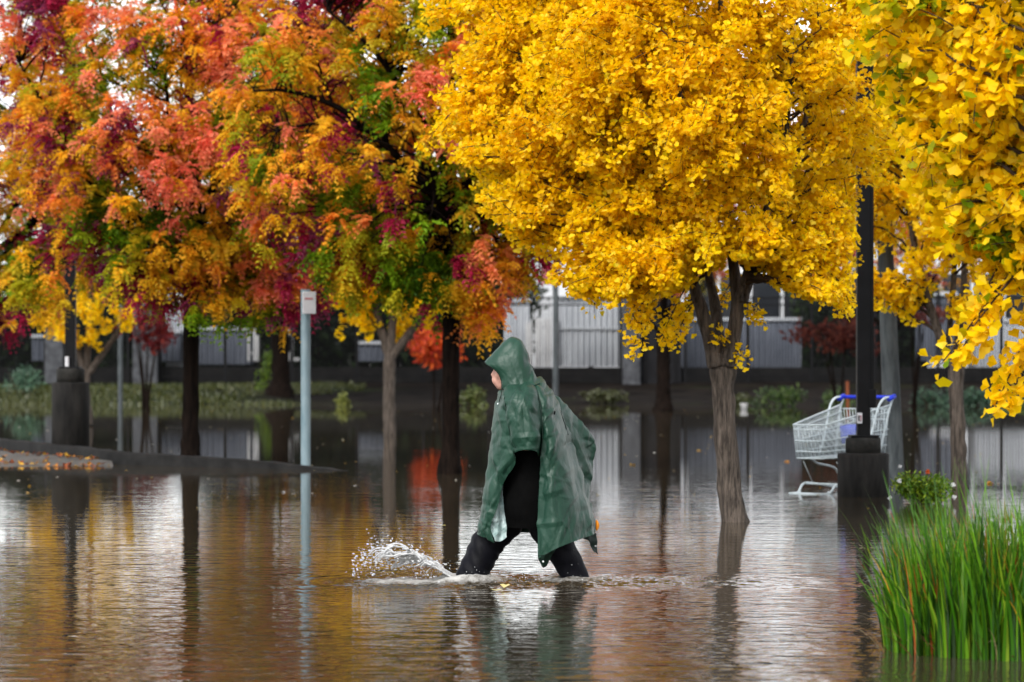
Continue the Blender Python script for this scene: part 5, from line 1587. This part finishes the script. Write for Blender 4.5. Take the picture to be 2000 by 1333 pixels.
    solid(cm.build('hem_corner', M['seam'], po, attr=False), .003, 0)
    for px, py, dy in ((1060, 1092, -.225), (973, 789, -.075), (1164, 1068, .05)):
        b = MB(); p = PW(px, py, dy); b.tube([p, p + [0, -.006, 0]], .0055, 10); b.build('snap', M['snap'], po, attr=False)
    b = MB(); b.tube(interp_poly([PW(1167, 1020, .20), PW(1169, 1030, .19), PW(1167, 1040, .18)], 7), [.004, .008, .010, .011, .010, .008, .004], 8); b.build('orange_tab', M['orange'], po, attr=False)
    sb = MB()
    sb.tube(interp_poly([PW(1036, 744, -.085), PW(1048, 766, -.185), PW(1056, 800, -.25), PW(1058.5, 850, -.25), PW(1055, 888, -.235)], 30), .0028, 5)
    sb.tube(interp_poly([PW(1051, 739, .0), PW(1070, 760, .0), PW(1088, 790, .0), PW(1101, 822, .02), PW(1110, 850, .03)], 30), .0026, 5)
    sb.tube(interp_poly([PW(984, 764, -.16), PW(988, 800, -.272), PW(997, 850, -.272), PW(1006, 898, -.245)], 30), .0022, 5)
    sb.build('seam', M['seam'], po, attr=False)
    # --- hood: near half mirrored
    H_ = [[(947, 707, 0), (966, 687, 0), (985, 668, 0), (1001, 660, 0), (1016, 664, 0), (1026, 680, 0), (1030, 695, 0)],
          [(948, 709, -.035), (966, 691, -.05), (985, 675, -.06), (1001, 668, -.062), (1016, 672, -.058), (1027, 688, -.045), (1033, 705, -.02)],
          [(952, 713, -.062), (967, 704, -.085), (986, 694, -.098), (1003, 690, -.102), (1018, 694, -.092), (1030, 705, -.06), (1037, 716, -.03)],
          [(961, 718, -.078), (969, 715, -.098), (987, 712, -.113), (1004, 710, -.118), (1021, 713, -.105), (1034, 719, -.07), (1041, 724, -.035)],
          [(973, 730, -.082), (980, 730, -.100), (991, 729, -.116), (1006, 728, -.122), (1025, 728, -.108), (1038, 730, -.075), (1046, 732, -.04)],
          [(979, 744, -.078), (985, 744, -.098), (994, 744, -.118), (1009, 742, -.126), (1028, 739, -.112), (1042, 738, -.08), (1050, 738, -.045)],
          [(982, 757, -.075), (987, 758, -.105), (997, 757, -.135), (1012, 754, -.145), (1031, 748, -.125), (1046, 744, -.085), (1054, 743, -.045)],
          [(985, 763, -.10), (990, 765, -.14), (999, 765, -.18), (1014, 762, -.19), (1034, 756, -.16), (1050, 750, -.11), (1057, 747, -.05)]]
    A = np.array([[PW(*p) for p in row] for row in H_])
    Bm = A.copy(); Bm[..., 1] = 2 * PD - Bm[..., 1]
    full = np.concatenate([Bm[:0:-1], A], 0)
    G = cr_axis(cr_axis(full, 150, 0), 110, 1)
    G = crumple(G, .0042, 14)
    hm = MB(); hm.grid(G)
    ho = solid(hm.build('hood', M['poncho'], po, attr=False), .003, 0)
    rim = MB(); rim.tube(G[:, 0], .0032, 6); rim.build('hood_hem', M['seam'], ho, attr=False)
    cs = MB(); cs.tube(interp_poly([PW(980, 752, -.09), PW(979, 770, -.12), PW(975, 785, -.10)], 10), .0025, 5); cs.build('drawstring', M['seam'], ho, attr=False)
    # back gusset closing the hood behind the neck
    return root
make_person()

# ------------------------------------------------------------------ splash thrown up by the leading foot
def splash_mat():
    m, nt, b = nodes_of('thrown_water')
    b.inputs['Base Color'].default_value = (.93, .94, .95, 1)
    b.inputs['Roughness'].default_value = .12
    b.inputs['IOR'].default_value = 1.333
    b.inputs['Transmission Weight'].default_value = .45
    n = nt.nodes.new('ShaderNodeTexNoise'); n.inputs['Scale'].default_value = 60
    bp = nt.nodes.new('ShaderNodeBump'); bp.inputs['Distance'].default_value = .01; bp.inputs['Strength'].default_value = .6
    nt.links.new(n.outputs['Fac'], bp.inputs['Height']); nt.links.new(bp.outputs['Normal'], b.inputs['Normal'])
    return m
M['splash'] = splash_mat()
def make_splash():
    rng = np.random.default_rng(77)
    root = thing('splash', 'white splash of water thrown forward from the walker leading leg', 'splash')
    # tongue of water
    sh = MB()
    C = [(893, 1130), (868, 1112), (842, 1098), (818, 1086), (796, 1080), (774, 1081), (760, 1090)]
    A = np.array([[PW(px + 5 * (j - 1.5), py + (2 + 4 * i * .6) * (j - .8), -.12 + .075 * j) for j in range(4)] for i, (px, py) in enumerate(C)])
    G = cr_axis(cr_axis(A, 110, 0), 46, 1)
    n_ = (fbm(G, 16, 3, 4) - .5)
    G[..., 2] += n_ * .06; G[..., 1] += (fbm(G, 18, 9, 3) - .5) * .05
    n, m = G.shape[:2]
    hole = fbm(G, 22, 12, 3) + np.linspace(-.12, .13, n)[:, None] + .12 * np.abs(np.linspace(-1, 1, m))[None] ** 2
    i = np.arange(n - 1)[:, None] * m; jj = np.arange(m - 1)[None]
    Q = np.stack([i + jj, i + jj + 1, i + m + jj + 1, i + m + jj], -1)
    keep = hole[:-1, :-1] < .66
    sh.add(G.reshape(-1, 3), Q[keep])
    o = sh.build('water_sheet', M['splash'], root, attr=False); solid(o, .006, 0)
    # ropes of water
    rp = MB()
    for k in range(44):
        t0 = rng.uniform(.2, 1.0)
        bx, by = np.interp(t0 * 6, range(7), [c[0] for c in C]), np.interp(t0 * 6, range(7), [c[1] for c in C])
        L = rng.uniform(15, 55); up = rng.uniform(-.5, .9); y0 = rng.uniform(-.14, .14)
        pts = [PW(bx - L * u, by - up * L * u * (1 - .75 * u) * 1.5 + rng.normal(0, 2) + 8 * u * u, y0 + rng.normal(0, .01)) for u in np.linspace(0, 1, 5)]
        C2 = interp_poly(pts, 16)
        rp.tube(C2, np.abs(np.linspace(.0055, .0012, 16) * (1 + .8 * rng.normal(0, .5, 16))) + .0012, 6)
    # the looping crest
    rp.tube(interp_poly([PW(805, 1082), PW(792, 1068), PW(775, 1062), PW(760, 1066), PW(752, 1078), PW(748, 1090)], 40), .004 + .003 * rng.random(40), 6)
    rp.build('water_rope', M['splash'], root, attr=False)
    # droplets
    dp = MB()
    n = 1500
    u = rng.random(n) ** .8
    px = 885 - 195 * u + rng.normal(0, 8, n)
    arc = np.interp(px, [690, 720, 760, 800, 840, 885], [1105, 1085, 1078, 1090, 1105, 1125])
    py = arc + rng.normal(0, 17, n) + rng.exponential(9, n) - 4
    ok = py < 1134
    px, py = px[ok], py[ok]
    for x, y in zip(px, py):
        r = .0010 + .0040 * rng.random() ** 5
        dp.sphere(PW(x, y, rng.normal(0, .09)), (r * rng.uniform(.8, 2.4), r, r * rng.uniform(.7, 1.4)), seg=6, ring=4)
    for k in range(160):                                       # around the legs
        x, y = rng.choice([915, 1000, 1080, 1130, 950]) + rng.normal(0, 35), 1132 - rng.exponential(9)
        r = .001 + .003 * rng.random() ** 3
        dp.sphere(PW(x, y, rng.normal(-.1, .08)), r, seg=6, ring=4)
    dp.build('droplets', M['splash'], root, attr=False, kind='stuff')
make_splash()

# ------------------------------------------------------------------ floating and fallen leaves
def leaf_obj(label, px, py, size, col, name='floating_leaf', mat='petal', up=0.0):
    s = (py - HOR) / CAMZ
    d = F / s
    p = W(px, py, d); p[2] = .006
    rng = np.random.default_rng(int(px))
    a = rng.uniform(0, 6.28)
    mb = MB()
    ax = np.array([[math.cos(a), math.sin(a), .04 + up]]); nr = np.array([[0, -.05, 1.0]])
    scatter(mb, GINKGO_LEAF, GINKGO_F, p[None], ax, nr, np.array([size * .8]), np.array([lin(*col)]) * .8, rng)
    o = mb.build(name, M[mat], smooth=False)
    tag(o, label, 'leaf', 'leaves afloat on the flood')
for lab, px, py, sz, col in (('yellow leaf afloat left of the big ginkgo trunk, near the bank reflections', 1360, 881, .10, (236, 180, 40)),
                             ('orange leaf afloat just left of the shopping cart', 1530, 903, .10, (240, 160, 30)),
                             ('yellow leaf afloat right of the poncho, in the white reflection', 1230, 909, .09, (220, 170, 40)),
                             ('pale leaf afloat below the black trunk left of the walker', 861, 1028, .05, (220, 205, 120)),
                             ('pale curled leaf afloat right in front of the leading leg', 968, 1154, .055, (226, 214, 150)),
                             ('upturned pale leaf afloat beside the curled one at the leading leg', 984, 1151, .05, (220, 205, 140)),
                             ('yellow leaf afloat in front of the kerb below the left black trunk', 393, 908, .08, (200, 180, 40)),
                             ('pale leaf afloat left of the reeds, near their tips', 1686, 1069, .05, (230, 225, 190)),
                             ('orange leaf afloat right of the trunk behind the reeds', 1941, 945, .09, (226, 150, 40))):
    leaf_obj(lab, px, py, sz, col, up=.6 if 'upturned' in lab else 0.0)
tc_ = thing('foam_cup', 'small white foam cup afloat right of the big ginkgo trunk', 'cup')
p = W(1453, 800, 90.0)
mb = MB(); ring_solid(mb, p[0], 90.0, [(-.03, .08), (.16, .115), (.18, .12), (.185, .11)], 20); mb.build('cup_wall', M['float_white'], tc_, attr=False)
mb = MB(); ring_solid(mb, p[0], 90.0, [(.15, .118), (.17, .128), (.19, .118)], 20); mb.build('rim', M['float_white'], tc_, attr=False)

def litter(name, label, n, seed, gen, size, cols, tilt=.5):
    rng = np.random.default_rng(seed)
    P = gen(rng, n); n = len(P)
    a = rng.uniform(0, 6.28, n)
    ax = np.stack([np.cos(a), np.sin(a), rng.uniform(0, tilt, n)], 1); nr = norm(rng.normal(0, tilt * .7, (n, 3)) + [0, 0, 1])
    mb = MB(); scatter(mb, GINKGO_LEAF, GINKGO_F, P, ax, nr, size * rng.uniform(.6, 1.2, n), np.array([lin(*c) for c in cols])[rng.integers(0, len(cols), n)], rng)
    tag(mb.build(name, M['petal'], smooth=False, kind='stuff'), label, 'leaves')
def on_pave(rng, n):
    u = rng.random(n); v = np.where(rng.random(n) < .5, rng.beta(2, 14, n), rng.beta(9, 3, n))
    G = PAVE
    i = np.clip((v * (G.shape[0] - 1)).astype(int), 0, G.shape[0] - 1); j = np.clip(((.1 + .86 * u) * (G.shape[1] - 1)).astype(int), 0, G.shape[1] - 1)
    P = G[i, j] + rng.normal(0, .06, (n, 3)) * [1, 1, 0]
    P[:, 2] = G[i, j, 2] + .012
    return P
litter('fallen_leaves', 'fallen orange and yellow leaves strewn on the pavement strip by the kerb', 260, 5, on_pave, .058, [(180, 116, 44), (190, 146, 56), (150, 78, 44), (120, 60, 40), (100, 74, 48)])
def on_water(rng, n):
    y = rng.uniform(24, 88, n); x = rng.uniform(-.19, .19, n) * y
    return np.stack([x, y, np.full(n, .004)], 1)
litter('leaf_specks', 'tiny leaves and specks scattered over the flood water', 300, 6, on_water, .032, [(190, 180, 150), (160, 140, 90), (200, 160, 60), (210, 205, 195)], tilt=.12)
